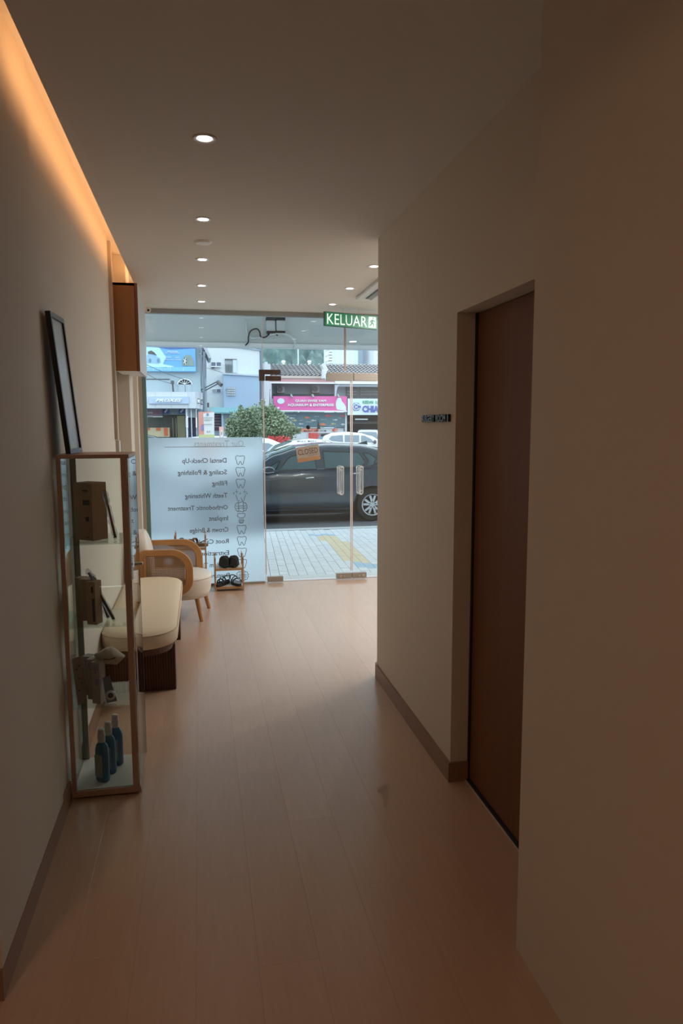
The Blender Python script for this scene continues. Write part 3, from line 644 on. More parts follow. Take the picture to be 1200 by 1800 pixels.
fr = armframe(5.80, -.50, -.078, .245, .622, [.17, .05, .05, .13])
armframe(6.34, -.50, .000, .245, .618, [.17, .05, .05, .10])
def seatring(sx_, z, r=.21): return [(a, b, z) for a, b in rrect(-.50, -.215+.285*sx_, 6.07-.245*sx_, 6.07+.245*sx_, [.21*sx_, .05, .05, .21*sx_], 10)]
st = MB(); st.loft([seatring(.80, .185), seatring(.90, .195), seatring(.96, .24), seatring(1, .33), seatring(.995, .355), seatring(.93, .375), seatring(.80, .386), seatring(.5, .392)])
obj('seat', st, IVORY, ch, smooth=True)
obj('seat_piping', MB().tube([Vector(p_) for p_ in seatring(1.0, .352)], .003, 6, True), pm('piping_ivory', (.62, .56, .48), None, .5), ch, smooth=True)
bk = MB(); rings = []
for t_ in range(9):
    a_ = t_/8; 
    rings.append([(-.475+.02*math.cos(b_)*1.0+.055*a_*(1-a_)*2-.05*(a_-.3)+ (.035 if math.cos(b_) > 0 else -.02), 6.07+.225*math.sin(b_)*(1 if a_ < .55 else math.sqrt(max(.02, 1-((a_-.55)/.47)**2))), .34+.405*a_) for b_ in [2*pi*i/20 for i in range(20)]])
bk.loft(rings); obj('backrest', bk, IVORY, ch, smooth=True)
for (a_, b_) in (((-.055, 5.90), (-.022, 5.885)), ((.00, 6.25), (.045, 6.31)), ((-.42, 5.90), (-.47, 5.86)), ((-.42, 6.24), (-.47, 6.29))):
    obj('leg', MB().tube([(b_[0], b_[1], 0), (b_[0]*.98+a_[0]*.02, b_[1]*.98+a_[1]*.02, .004), (a_[0], a_[1], .20)], [.014, .016, .021], 14), OAKF, ch, smooth=False)
# ------------------------------------------------------------------ shoe racks
def rack(name, label, x0, x1, y0, y1, h, tiers):
    t = thing(name, label, 'shoe rack', ((x0+x1)/2, (y0+y1)/2, 0))
    for xx in (x0, x1-.014):
        for yy in (y0, y1-.014):
            pp = obj('post', bx(xx, xx+.014, yy, yy+.014, 0, h), BAMB, t, bevel=.001)
            obj('clear_cap', bx(xx+.001, xx+.013, yy+.001, yy+.013, h, h+.018), MATS['cabinet_glass'] if False else pm('cap_white', (.75, .76, .76), None, .3), pp)
            obj('peg_hole', MB().lathe([(0, yy-.0012), (.004, yy-.0012), (.004, yy)], (xx+.007, 0, h-.016), 10, 'y'), BLACK, pp)
            obj('peg_hole', MB().lathe([(0, yy-.0012), (.004, yy-.0012), (.004, yy)], (xx+.007, 0, h-.03), 10, 'y'), BLACK, pp)
    for zz in tiers:
        s_ = obj('shelf_frame', MB().box(x0+.014, x1-.014, y0, y0+.012, zz-.022, zz).box(x0+.014, x1-.014, y1-.012, y1, zz-.022, zz).box(x0, x0+.014, y0+.014, y1-.014, zz-.022, zz).box(x1-.014, x1, y0+.014, y1-.014, zz-.022, zz), BAMB, t)
        obj('shelf_board', bx(x0+.014, x1-.014, y0+.012, y1-.012, zz-.004, zz+.002), pm('white_mat_board', (.70, .67, .62), None, .6), t)
    return t
rack('shoe_rack', 'low two-tier bamboo shoe rack standing before the frosted glass', .108, .388, 6.93, 7.17, .335, [.225, .045])
rack('shoe_rack', 'taller bamboo shoe rack half hidden behind the armchair', -.262, .036, 6.93, 7.17, .56, [.435, .235, .045])
FLUF = pm('black_fluffy_fabric', (.012, .012, .013), (.03, .03, .03), .95, scale=120, bump=.6)
def clog(x_, y_, z_, lab, rz, m=FLUF):
    t = thing('black_slipper', lab, 'shoe', (x_, y_, z_), rz, 'shoes on the top tier of the low rack')
    so = MB(); so.loft([[(a*1.0, b*1.0, h_) for a, b in [(.045*math.sin(k*pi/10)*(1 if k < 10 else 1)*(1.0 if math.cos(k*pi/10) > 0 else .8), .125*math.cos(k*pi/10)) for k in range(20)]] for h_ in (0, .022)])
    obj('sole', so, BLACKM, t, local=True)
    up = MB(); rings = []
    for k in range(9):      # shoe set on its heel end: upper domes up at the near side
        u_ = k/8; yy = -.12+u_*.17; hh = .085*math.sin(pi*min(1, .30+u_*.62)); ww = .046*math.sin(pi*(.22+.5*u_))+.006
        rings.append([(ww*math.cos(a_)*(1+.06*random.uniform(-1, 1)), yy, .02+max(0, math.sin(a_))*hh*(1+.08*random.uniform(-1, 1))-(.0 if math.sin(a_) >= 0 else .004)) for a_ in [2*pi*i/16 for i in range(16)]])
    up.loft(rings); obj('upper', up, m, t, local=True, smooth=True)
    bowl = MB().lathe([(.0, .10), (.03, .098), (.045, .08), (.050, .05), (.044, .03), (.03, .022)], (0, -.055, .01), 14)
    for v in bowl.v: v += Vector([random.uniform(-.003, .003) for _ in range(3)])
    obj('fluffy_collar', bowl, m, t, local=True, smooth=True)
    b = MB().tube([(-.02, -.108, .055), (0, -.112, .048), (.02, -.108, .055)], .004, 6); obj('buckle_strap', b, CHROME, t, local=True)
clog(.202, 7.055, .227, 'left one of two black fluffy slippers on the low rack', .06)
clog(.300, 7.055, .227, 'right one of two black fluffy slippers on the low rack', -.06)
def sandal(name, x_, y_, z_, lab, rz, sole, strap, foot, group=None, flip=1):
    t = thing(name, lab, 'sandal', (x_, y_, z_), rz, group)
    def out(s_, h_): return [(.044*s_*math.sin(k*pi/12)*(1.0 if math.cos(k*pi/12) > 0 else .78), .128*s_*math.cos(k*pi/12), h_) for k in range(24)]
    obj('sole', MB().loft([out(.96, 0), out(1, .008), out(1, .020), out(.97, .026)]), sole, t, local=True, smooth=False)
    obj('footbed', MB().loft([out(.90, .0262), out(.88, .0285)]), foot, t, local=True)
    def band(y0, y1, h_, wd=.012, tilt=0):
        pts = [(.043*math.cos(a_), (y0+(y1-y0)*(i/10)), .02+h_*math.sin(a_)) for i, a_ in enumerate([pi*i/10 for i in range(11)])]
        m = MB(); rings = []
        for px_, py_, pz_ in pts: rings.append([(px_, py_-wd, pz_), (px_, py_+wd, pz_), (px_, py_+wd, pz_+.004), (px_, py_-wd, pz_+.004)])
        m.loft(rings); return m
    obj('toe_strap', band(.035, .06, .045, .016), strap, t, local=True); obj('instep_strap', band(-.005, .02, .058, .013), strap, t, local=True)
    hs = [(.036*math.sin(a_), -.075-.045*math.cos(a_), .05+.02*math.cos(a_)) for a_ in [pi*(i/10-.5)*1.3 for i in range(11)]]
    obj('heel_strap', MB().tube(hs, .005, 6), strap, t, local=True)
    obj('buckle', MB().box(.040, .047, -.012, .010, .035, .055), CHROME, t, local=True)
    return t
GRYF = pm('pale_grey_footbed', (.34, .38, .45), None, .5); BRN = pm('tan_strap', (.22, .135, .075), (.17, .1, .055), .6)
sandal('black_sandal', .190, 7.03, .047, 'left one of two black sandals on the bottom tier of the low rack', math.radians(150), BLACKM, BLACK, BLACKM)
sandal('black_sandal', .312, 7.03, .047, 'right black sandal with pale grey footbed on the bottom tier of the low rack', math.radians(195), BLACKM, BLACK, GRYF)
sandal('brown_sandal', -.065, 7.04, .437, 'tan strappy sandal nearest the post on the tall rack', math.radians(70), BRN, BRN, BRN)
sandal('brown_sandal', -.19, 7.07, .437, 'tan strappy sandal further behind the armchair on the tall rack', math.radians(85), BRN, BRN, BRN)
# ------------------------------------------------------------------ outside: pavement, arcade beam, street
def pvz(y): return -.03-.030*(y-7.4)
PE = 12.0
ground = struct('street', bx(-60, 90, PE+.1, 140, -.6, -.21), pm('asphalt', (.13, .145, .16), (.11, .125, .14), .9, scale=30))
pv = MB(); pv.prism([(-8, 7.35, pvz(7.35)-.02), (12, 7.35, pvz(7.35)-.02), (12, PE+.1, pvz(PE+.1)-.02), (-8, PE+.1, pvz(PE+.1)-.02)], (0, 0, -.3))
pave = struct('pavement', pv, pm('pavement_joint', (.20, .22, .24), None, .9))
struct('kerb', MB().prism([(-8, PE-.07, pvz(PE)+.012), (12, PE-.07, pvz(PE)+.012), (12, PE+.17, pvz(PE)+.008), (-8, PE+.17, pvz(PE)+.008)], (0, 0, -.3)), pm('kerb_concrete', (.55, .58, .60), None, .9))
struct('threshold_1', MB().prism([(-3, GY-.02, -.012), (3.3, GY-.02, -.012), (3.3, 7.66, -.030), (-3, 7.66, -.030)], (0, 0, -.03)), pm('threshold_screed', (.70, .72, .72), (.66, .68, .69), .5, scale=4))
pa = math.radians(3.8); pd = Vector((math.sin(pa), math.cos(pa), -.030)); px_ = Vector((math.cos(pa), -math.sin(pa), .030*math.sin(pa)))
PVM = [pm('paver_grey', (.74, .79, .82), (.70, .75, .78), .85, scale=25), pm('paver_grey_pale', (.79, .83, .85), (.75, .79, .81), .85, scale=25),
       pm('paver_yellow', (.80, .70, .50), (.75, .65, .45), .85, scale=25), pm('paver_blue', (.45, .62, .78), (.41, .57, .73), .85, scale=25)]
def topx(v):
    d = Vector(v)-CP; zf = d.dot(_f); return (600+FPX*d.dot(_r)/zf, 900-FPX*d.dot(_u)/zf)
pmesh2 = {}; far = MB(); cnt = 0; cells = []
org = Vector((.30, 7.53, pvz(7.53)))
for i in range(-40, 90):
    for j in range(0, 24):
        c = org+px_*(.102*(i+.5))+pd*(.202*(j+.5)+(.101 if i % 2 else 0))
        if c.y > PE-.04 or c.x < -4 or c.x > 9 or c.y < 7.62: continue
        q = topx(c); vis = 462 < q[0] < 674
        cells.append((0 if vis else 1, c.y, i, j, c))
cells.sort(key=lambda e: (e[0], e[1]))
rnd = random.Random(7)
for rank, (nv_, _y, i, j, c) in enumerate(cells):
    q = topx(c)
    u_ = (q[1]-944)/(988-944); xa, xb = 560+(612-560)*u_, 596+(650-596)*u_
    if -.05 <= u_ <= 1.05 and xa <= q[0] <= xb: mi = 2
    elif -.30 < u_ < -.05 and xa-8 <= q[0] <= xb: mi = 3
    elif 1.05 < u_ < 1.25 and xa <= q[0] <= xb+26: mi = 3
    else: mi = rnd.choice((0, 0, 1))
    if nv_ == 0 and rank < 300:
        if mi not in pmesh2:
            o = obj('paver', MB().obox((0, 0, 0), px_*.0485, pd*.0985, Vector((0, 0, .0125))), PVM[mi], pave, local=True); pmesh2[mi] = o.data
        else:
            o = bpy.data.objects.new('paver', pmesh2[mi]); COL.objects.link(o); o.parent = pave
        o.location = c-Vector(pave.location)+Vector((0, 0, -.010+rnd.uniform(-.001, .0015)))
    else:
        far.obox(c+Vector((0, 0, -.010)), px_*.0485, pd*.0985, Vector((0, 0, .0125)))
tag(obj('distant_pavers', far, PVM[0], pave), kind='stuff')
BY = 12.0
bt, bmz = at(300, 601, BY).z, at(300, 607, BY).z
struct('beam_1', bx(-2.7, 5.7, BY, BY+.25, bt, 3.75), pm('beam_paint', (.66, .70, .69), (.64, .68, .67), .8, scale=3))
struct('beam_2', bx(-2.7, 5.7, BY-.03, BY+.28, bmz, bt), pm('beam_edge', (.88, .90, .90), None, .8))
struct('arcade_ceiling', bx(-2.5, 5.5, GY+.13, BY, 3.6, 3.7), pm('soffit_paint', (.85, .87, .87), None, .8))  # both ends cut short so more daylight gets under the arcade
struct('facade_1', wallmb((-8, 12, GY+.02, GY+.13, CZ, 3.7), (-8, -.6, GY+.02, GY+.13, -.2, 3.7), (3.2, 12, GY+.02, GY+.13, -.2, 3.7)), pm('facade_paint', (.5, .52, .52), None, .8))
struct('arcade_column', wallmb((-2.9, -2.6, 11.8, 12.2, -.3, 3.7), (5.5, 5.8, 11.8, 12.2, -.3, 3.7)), MATS['beam_paint'])
# lamp boxes and cable on the beam
lb = thing('twin_lamp_box', 'pair of pale boxes with black tops fixed side by side on the outside beam', 'lamp', at(484, 572, BY-.06))
for k in (0, 1):
    a, b = at(468.5+k*17, 563, BY-.1), at(483.5+k*17, 582, BY-.1)
    h = obj('box', bx(a.x, b.x, BY-.11, BY, b.z, a.z), pm('lamp_box_pale', (.62, .66, .66), None, .5), lb, bevel=.004)
    obj('black_top', bx(a.x-.006, b.x+.006, BY-.13, BY, a.z, a.z+.05), BLACK, h); obj('black_base', bx(a.x, b.x+.004, BY-.12, BY, b.z-.032, b.z), BLACK, h)
def cable(name, lab, pts, Y, r, m, cat='cable', group=None, Ye=None):
    P = [pts[0]]+chaikin([(a, b) for a, b in pts], False, 3)+[pts[-1]]; n_ = len(P)-1; Ye = Ye or Y
    return tag(obj(name, MB().tube([at(a, b, Y+(Ye-Y)*i/n_) for i, (a, b) in enumerate(P)], r, 6), m, smooth=True), lab, cat, group)
cable('black_cable', 'black cable looping down from the lamp boxes along the beam', [(431, 607), (437, 602), (436, 590), (441, 580), (452, 577), (457, 584), (457, 592), (466, 594), (474, 586), (480, 584), (488, 590)], BY-.05, .012, BLACK)
cable('white_conduit', 'white flexible conduit hanging from the lamp boxes to the beam edge', [(474, 588), (490, 585), (505, 587), (516, 595), (519, 605), (517, 612), (514, 612)], BY-.06, .02, pm('conduit_white', (.68, .72, .72), None, .5))
cable('white_conduit', 'pale conduit running along the beam to the left of the lamp boxes', [(432, 562), (433, 580), (436, 591), (444, 595), (462, 592), (474, 589)], BY-.035, .014, MATS['conduit_white'])
# ------------------------------------------------------------------ cars
def lerpk(keys, s):
    if s <= keys[0][0]: return keys[0][1]
    for (a, b), (c, d) in zip(keys, keys[1:]):
        if s <= c:
            t = (s-a)/(c-a); t2 = t*t*(3-2*t); t = .5*t+.5*t2; return b+(d-b)*t
    return keys[-1][1]
TYRE = pm('tyre_rubber', (.02, .02, .022), None, .85); RIMM = pm('alloy', (.70, .72, .74), None, .25, .6)
CGL = pm('tinted_car_glass', (.05, .13, .15), (.03, .075, .09), .05, spec=.8, coat=.6)
LGL = pm('pale_car_glass', (.20, .26, .32), (.16, .22, .27), .08, spec=.8)
def car(label, loc, rz, L, W, top, belt, wheels, paint, panes, wr=.32, glassm=CGL, detail=True, arch=.37, group=None, ws=None, rs_=None, name='parked_car'):
    t = thing(name, label, 'car', loc, rz, group)
    sill = .24
    def hw(s, z):
        e = abs(s-L/2)/(L/2); b = W/2*(1-.16*e**5); bl = belt(s)
        if z <= bl: u_ = (z-sill)/max(.1, bl-sill); return b*(.965+.035*math.sin(pi*min(1, max(0, u_)**.8)))
        return b*.965-(z-bl)*.36
    def zb(s):
        z = sill+(.06 if s < .25 or s > L-.25 else 0)
        for c in wheels:
            d = abs(s-c)
            if d < arch: z = max(z, wr+math.sqrt(arch*arch-d*d)*.98)
        return z
    N = int(L/.05); rings = []
    for i in range(N+1):
        s = L*i/N; tp = top(s); bl = min(belt(s), tp-.05); z0 = min(zb(s), bl-.03); row = []
        for k in range(7): z = z0+(bl-z0)*k/6; row.append((hw(s, z), z))
        for k in range(1, 6): z = bl+(tp-.055-bl)*k/5; row.append((hw(s, z), z))
        e = row[-1][0]; row += [(e-.03, tp-.028), (e*.82, tp-.012), (e*.5, tp-.003), (0, tp)]
        rings.append([(s, -y, z) for y, z in row]+[(s, y, z) for y, z in row[-2::-1]])
    body = obj('body', MB().loft(rings, False, True), paint, t, local=True, smooth=True)
    und = obj('underbody', MB().box(.15, L-.15, -W/2+.10, W/2-.10, .17, .60), BLACKM, t, local=True)
    def pane(pts, m, nm, off=.004, kind_g=False):
        for sd in (-1, 1):
            q = []
            pts2 = []
            n = len(pts)
            for a in range(n):
                (s0, z0), (s1, z1) = pts[a], pts[(a+1) % n]
                for k in range(3): pts2.append((s0+(s1-s0)*k/3, z0+(z1-z0)*k/3))
            cs, cz = sum(p_[0] for p_ in pts2)/len(pts2), sum(p_[1] for p_ in pts2)/len(pts2)
            mb = MB(); n2 = len(pts2)
            mb.add([(a, sd*(hw(a, b)+off), b) for a, b in pts2]+[(cs, sd*(hw(cs, cz)+off+.006), cz)], [(k, (k+1) % n2, n2) for k in range(n2)])
            pn = obj(nm, mb, m, t, local=True)
            if detail and kind_g: obj('window_trim', MB().tube([(a, sd*(hw(a, b)+off), b) for a, b in pts2], .010, 5, True), BLACKM, pn, local=True)
    for pts, kind in panes: pane(pts, glassm if kind == 'g' else kind, 'window' if kind == 'g' else 'trim', .004, kind == 'g')
    for nm, rg in (('windscreen', ws), ('rear_window', rs_)):
        if rg:
            obj(nm, MB().grid(lambda u_, v_: (rg[0]+(rg[1]-rg[0])*v_, (u_*2-1)*(hw(rg[0]+(rg[1]-rg[0])*v_, top(rg[0]+(rg[1]-rg[0])*v_)-.055)-.05), top(rg[0]+(rg[1]-rg[0])*v_)+.008-.02*abs(u_*2-1)**3), 8, 8), glassm, t, local=True, smooth=True)
    for c in wheels:
        for sd in (-1, 1):
            y = sd*(W/2-.125)
            prof = [(wr*.62, -.10), (wr*.93, -.105), (wr, -.07), (wr, .07), (wr*.93, .105), (wr*.62, .10)]
            wh = obj('wheel', MB().lathe(prof, (c, y, wr), 28, 'y', False), TYRE, t, local=True, smooth=False)
            rr = wr*.66; yo = sd*.098
            obj('rim', MB().lathe([(rr*.90, yo*.80), (rr, yo*.9), (rr*1.0, yo*1.06), (rr*.90, yo*1.0)], (c, y, wr), 28, 'y', False), RIMM, wh, local=True)
            obj('hub_shadow', MB().lathe([(0, yo*.55), (rr*.92, yo*.55), (rr*.93, yo*.5)], (c, y, wr), 20, 'y'), BLACKM, wh, local=True)
            if detail:
                for k in range(5):
                    a = 2*pi*k/5+.3
                    for da in (-.13, .13):
                        ca, sa = math.cos(a+da), math.sin(a+da); cb, sb = math.cos(a+da*2.1), math.sin(a+da*2.1)
                        obj('spoke', MB().obox((c+(ca*.2+cb*.85)/2*rr, y+yo*.93, wr+(sa*.2+sb*.85)/2*rr), ((cb*.85-ca*.2)*rr/2, 0, (sb*.85-sa*.2)*rr/2), (0, .008, 0), (-(sb)*.020, 0, cb*.020)), RIMM, wh, local=True)
                obj('hub_cap', MB().lathe([(0, yo*1.02), (rr*.2, yo*1.0), (rr*.24, yo*.85)], (c, y, wr), 14, 'y'), RIMM, wh, local=True)
    return t, hw, top, belt
NAVYP = pm('navy_car_paint', (.018, .042, .065), (.022, .048, .072), .16, 0, spec=.7, coat=.8)
WHITP = pm('white_car_paint', (.78, .82, .84), None, .2, coat=.6)
GREYP = pm('silver_car_paint', (.52, .58, .62), None, .25, .2, coat=.5)
hatch = lambda s: lerpk([(0, .60), (.06, .76), (.45, .92), (1.12, 1.02), (1.62, 1.30), (2.05, 1.42), (2.6, 1.47), (3.2, 1.45), (3.75, 1.35), (4.05, 1.14), (4.2, .98), (4.26, .70)], s)
hbelt = lambda s: .88+.035*s
NL = Vector((at(655, 885, 13.1).x-3.42, 13.1+.87, -.21))
hp = [([(1.38, .985), (1.60, .985+.01), (1.70, 1.16), (1.62, 1.13)], 'g'),
      ([(1.66, .985), (2.36, 1.0), (2.34, 1.315), (2.12, 1.30), (1.86, 1.22)], 'g'),
      ([(2.52, 1.005), (3.20, 1.03), (3.30, 1.12), (3.18, 1.30), (2.50, 1.325)], 'g'),
      ([(3.28, 1.035), (3.42, 1.05), (3.58, 1.13), (3.40, 1.27), (3.26, 1.29), (3.36, 1.13)], 'g'),
      ([(3.46, 1.10), (3.50, 1.08), (3.78, 1.13), (3.84, 1.19), (3.70, 1.24), (3.56, 1.26)], 'g'),
      ([(1.40, .965), (3.40, 1.022), (3.40, 1.036), (1.40, .982)], pm('window_trim_dark', (.10, .12, .14), None, .3))]
c1, hwf, tpf, blf = car('dark navy hatchback parked across the pavement right outside the glass door', NL, 0, 4.26, 1.74, hatch, hbelt, (.80, 3.42), NAVYP, hp, .315, ws=(1.16, 2.0), rs_=(3.78, 4.12))
def on(s, z, d=0): return Vector((s, -(hwf(s, z)+d), z))
for s, z in ((2.23, .835), (3.12, .905)):
    obj('door_handle', MB().tube([on(s-.085, z, .004), on(s-.04, z+.006, .026), on(s+.05, z+.012, .026), on(s+.09, z+.012, .004)], [.008, .013, .013, .008], 8), CHROME, c1, local=True, smooth=True)
for pts in ([(1.52, .36), (1.50, .60), (1.52, .80), (1.56, .97)], [(2.44, .30), (2.44, .60), (2.45, .80), (2.46, 1.32)], [(3.20, .60), (3.30, .74), (3.36, .90), (3.40, 1.03)]):
    obj('door_gap', MB().tube([on(a, b, .001) for a, b in pts], .0045, 5), BLACKM, c1, local=True)
obj('sill_trim', MB().tube([on(1.20, .30, .004), on(2.2, .295, .008), on(3.02, .30, .004)], .022, 8), BLACKM, c1, local=True)
obj('shoulder_crease', MB().tube([on(1.3, .80, -.004), on(2.2, .845, -.002), on(3.2, .89, -.002), on(3.9, .91, -.004)], .010, 8), NAVYP, c1, local=True, smooth=True)
chp = [on(a, b, .006) for a, b in chaikin([(3.42, 1.035), (3.66, 1.08), (3.82, 1.13), (3.86, 1.20), (3.78, 1.25)], False, 2)]
obj('chrome_trim', MB().tube(chp, .007, 6), CHROME, c1, local=True)
mr = obj('wing_mirror', MB().loft([[(1.46+.02*k_+.115*cc*ww, -(hwf(1.5, 1.0)+.03+k_*.16), 1.0+.045*k_*0+.068*ss*ww) for cc, ss in [(math.cos(2*pi*i/14), math.sin(2*pi*i/14)) for i in range(14)]] for k_, ww in ((0, .5), (.25, .9), (.6, 1), (.9, .85), (1, .5))]), NAVYP, c1, local=True, smooth=True)
obj('mirror_indicator', MB().tube([(1.36, -(hwf(1.5, 1)+.21), .975), (1.44, -(hwf(1.5, 1)+.215), .955), (1.56, -(hwf(1.5, 1)+.19), .965)], .010, 6), CHROME, mr, local=True)
obj('far_mirror', MB().lathe([(0, -.08), (.07, -.05), (.08, .02), (0, .07)], (1.48, hwf(1.5, 1)+.10, 1.0), 12, 'x'), NAVYP, c1, local=True, smooth=True)
obj('roof_fin', MB().prism([(3.30, -.012, 1.44), (3.52, -.012, 1.42), (3.50, -.012, 1.50)], (0, .024, 0)), NAVYP, c1, local=True)
obj('spoiler', MB().prism([(3.66, -.55, 1.375), (3.98, -.50, 1.335), (4.0, -.50, 1.305), (3.74, -.55, 1.335)], (0, 1.1, 0)), NAVYP, c1, local=True)
for sd in (-1, 1):
    obj('headlight', MB().lathe([(0, 0), (.09, .02), (.11, .09), (.06, .14)], (.14, sd*.62, .72), 12, 'x'), CHROME, c1, local=True)
    obj('tail_light', MB().obox((4.13, sd*.70, .98), (.06, sd*-.03, 0), (.02, .08, 0), (0, 0, .07)), pm('tail_red', (.35, .02, .02), None, .2), c1, local=True)
obj('interior_seat', MB().box(2.2, 2.4, -.6, .6, .6, 1.15).box(3.0, 3.2, -.6, .6, .6, 1.1), BLACKM, c1, local=True)
# white sedan in the second row
sedan = lambda s: lerpk([(0, .55), (.06, .72), (.5, .86), (1.25, .97), (1.75, 1.24), (2.15, 1.38), (2.6, 1.43), (3.05, 1.40), (3.5, 1.24), (3.9, 1.05), (4.35, 1.02), (4.45, .70)], s)
sp_ = [([(1.50, .99), (1.72, 1.0), (1.80, 1.15), (1.70, 1.12)], 'g'), ([(1.76, 1.0), (2.40, 1.01), (2.38, 1.28), (2.15, 1.26), (1.92, 1.18)], 'g'), ([(2.5, 1.01), (3.15, 1.03), (3.30, 1.12), (3.05, 1.24), (2.5, 1.29)], 'g')]
sx0 = at(466, 810, 20.5).x-1.30
c2, hw2, _, _ = car('white sedan in the second row, roof arching just above the navy hatchback', (sx0, 21.3, -.22), 0, 4.45, 1.72, sedan, lambda s: .90+.02*s, (.85, 3.5), WHITP, sp_, .31, LGL, False, ws=(1.32, 2.08), rs_=(3.15, 3.8))
obj('wing_mirror', MB().lathe([(0, -.09), (.07, -.06), (.09, .02), (0, .09)], (1.66, -(hw2(1.6, 1)+.12), 1.02), 12, 'x'), WHITP, c2, local=True, smooth=True)
# white hatchback beyond, facing right
wx = at(561, 790, 31).x
hb = lambda s: lerpk([(0, .60), (.06, .78), (.6, .95), (1.2, 1.05), (1.75, 1.36), (2.2, 1.47), (2.8, 1.52), (3.5, 1.48), (3.85, 1.38), (4.08, .95), (4.12, .6)], s)
wp = [([(1.62, 1.04), (2.25, 1.05), (2.22, 1.36), (2.05, 1.34), (1.78, 1.20)], 'g'), ([(2.32, 1.05), (2.98, 1.07), (2.96, 1.38), (2.30, 1.37)], 'g'), ([(3.04, 1.07), (3.55, 1.12), (3.68, 1.20), (3.55, 1.34), (3.04, 1.38)], 'g')]
c3, hw3, _, _ = car('white high-backed hatchback facing right in the row before the shops', (wx+4.12, 31.9, -.22), pi, 4.12, 1.74, hb, lambda s: .95+.02*s, (.8, 3.35), WHITP, wp, .32, LGL, False, ws=(1.22, 2.1), rs_=(3.82, 4.03))
obj('roof_spoiler', MB().prism([(3.55, -.55, 1.47), (3.98, -.5, 1.45), (4.0, -.5, 1.40), (3.6, -.55, 1.42)], (0, 1.1, 0)), DGREY, c3, local=True)
for s_, z_ in ((2.75, .93), (2.1, .92)): obj('door_handle', MB().tube([(s_, hw3(s_, z_)+.01, z_), (s_+.14, hw3(s_, z_)+.01, z_)], .018, 6), DGREY, c3, local=True)
obj('wing_mirror', MB().lathe([(0, -.09), (.08, -.06), (.09, .02), (0, .09)], (1.66, (hw3(1.6, 1)+.12), 1.07), 12, 'x'), DGREY, c3, local=True, smooth=True)
# car with its tail to us in the dark garage
gx = at(640, 770, 44)
c4, hw4, _, _ = car('small silver-white hatchback seen from behind in the dark garage opening', (gx.x+.9, 46.2, -.21), -pi/2-.28, 3.7, 1.65, lambda s: hb(s*4.12/3.7), lambda s: .95, (.7, 3.0), GREYP, [([(1.5, 1.04), (2.2, 1.05), (2.2, 1.34), (1.8, 1.26)], 'g'), ([(2.3, 1.05), (3.1, 1.08), (3.0, 1.34), (2.3, 1.36)], 'g')], .3, LGL, False, ws=(1.1, 1.85), rs_=(3.42, 3.63))
for sd in (-1, 1): obj('tail_light', MB().box(3.58, 3.70, sd*.70-.09, sd*.70+.09, .80, 1.02), pm('tail_red', (.35, .02, .02)), c4, local=True)
# roofs just over the frosted film
c5x = at(314, 770, 28.4).x
car('white car whose roof just shows over the frosted film, below the coral banner', (c5x-1.55, 29.2, -.27), 0, 4.3, 1.7, lambda s: hatch(s)*1.0, hbelt, (.8, 3.42), WHITP, [([(1.66, 1.0), (2.4, 1.0), (2.36, 1.33), (1.9, 1.24)], 'g'), ([(2.5, 1.0), (3.2, 1.0), (3.1, 1.31), (2.5, 1.33)], 'g')], .31, LGL, False, ws=(1.2, 2.0))
c6x = at(392, 770, 23.1).x
car('white car whose roof shows over the film in front of the leafy bush', (c6x-1.6, 23.95, -.22), 0, 4.4, 1.72, sedan, lambda s: .9+.02*s, (.85, 3.5), WHITP, sp_, .31, LGL, False, ws=(1.32, 2.08))
c7x = at(262, 765, 30).x
car('dark car standing in front of the tyre shop counter, partly behind the wall edge', (c7x-3.6, 31, -.26), 0, 4.3, 1.74, lambda s: hatch(s)*1.06, hbelt, (.8, 3.42), pm('charcoal_car_paint', (.03, .04, .045), None, .2, coat=.6), hp[:4], .33, CGL, False, ws=(1.2, 2.0))
# ------------------------------------------------------------------ buildings across the street
def pbox(x0, x1, y0, y1, Y, d, mb=None):
    """box whose front face spans the given measured corners at distance Y, d deep"""
    a, b = at(x0, y0, Y), at(x1, y1, Y); c_ = at(x0, y1, Y); e = at(x1, y0, Y)
    return (mb or MB()).box(a.x, b.x, Y, Y+d, min(b.z, c_.z), max(a.z, e.z))
PB = pm('pale_blue_render', (.42, .53, .58), (.40, .50, .56), .85, scale=1.5)
WB_ = pm('white_render', (.70, .74, .77), (.67, .71, .745), .85, scale=1)
SB = pm('sky_blue_render', (.42, .54, .70), (.40, .52, .68), .85, scale=.6)
PWH = pm('clad_white', (.64, .69, .76), None, .5)
DKI = pm('dark_opening', (.035, .05, .065), (.05, .06, .075), .8, scale=2)
# tyre shop
Y1 = 40
ts = thing('tyre_shop', 'pale blue two-storey shop with large blue tyre advertisement and white fascia', 'building', (at(300, 770, Y1).x, Y1+3, -.21))
obj('wall', pbox(150, 353, 560, 697, Y1+.4, 6), PB, ts)
obj('wall', pbox(150, 330, 560, 601, Y1+.39, .2), PB, ts)
obj('side_wall', pbox(353, 366, 628, 790, Y1+1.5, 4), PB, ts)
rf = MB(); a, b, c_, d_ = at(350, 598, Y1), at(358, 598, Y1), at(371, 629, Y1+.2), at(367, 630, Y1+.2)
obj('roof_edge', MB().prism([a, b, c_, d_], (0, 3, 0)), pm('roof_edge_grey', (.55, .60, .66), None, .6), ts)
obj('eave_shadow_board', pbox(352, 358, 604, 622, Y1+.1, .6), pm('eave_shade', (.10, .11, .14), None, .8), ts)  # dark board painted in for the shade below the roof edge
for px0, y0, y1, wv in ((353.5, 608, 655, .05), (358.5, 618, 724, .07), (361.5, 630, 665, .04)):
    q0, q1 = at(px0, y0, Y1), at(px0, y1, Y1); obj('down_pipe', MB().tube([q0, q1], wv, 8), pm('pipe_grey', (.20, .24, .30), None, .6), ts)
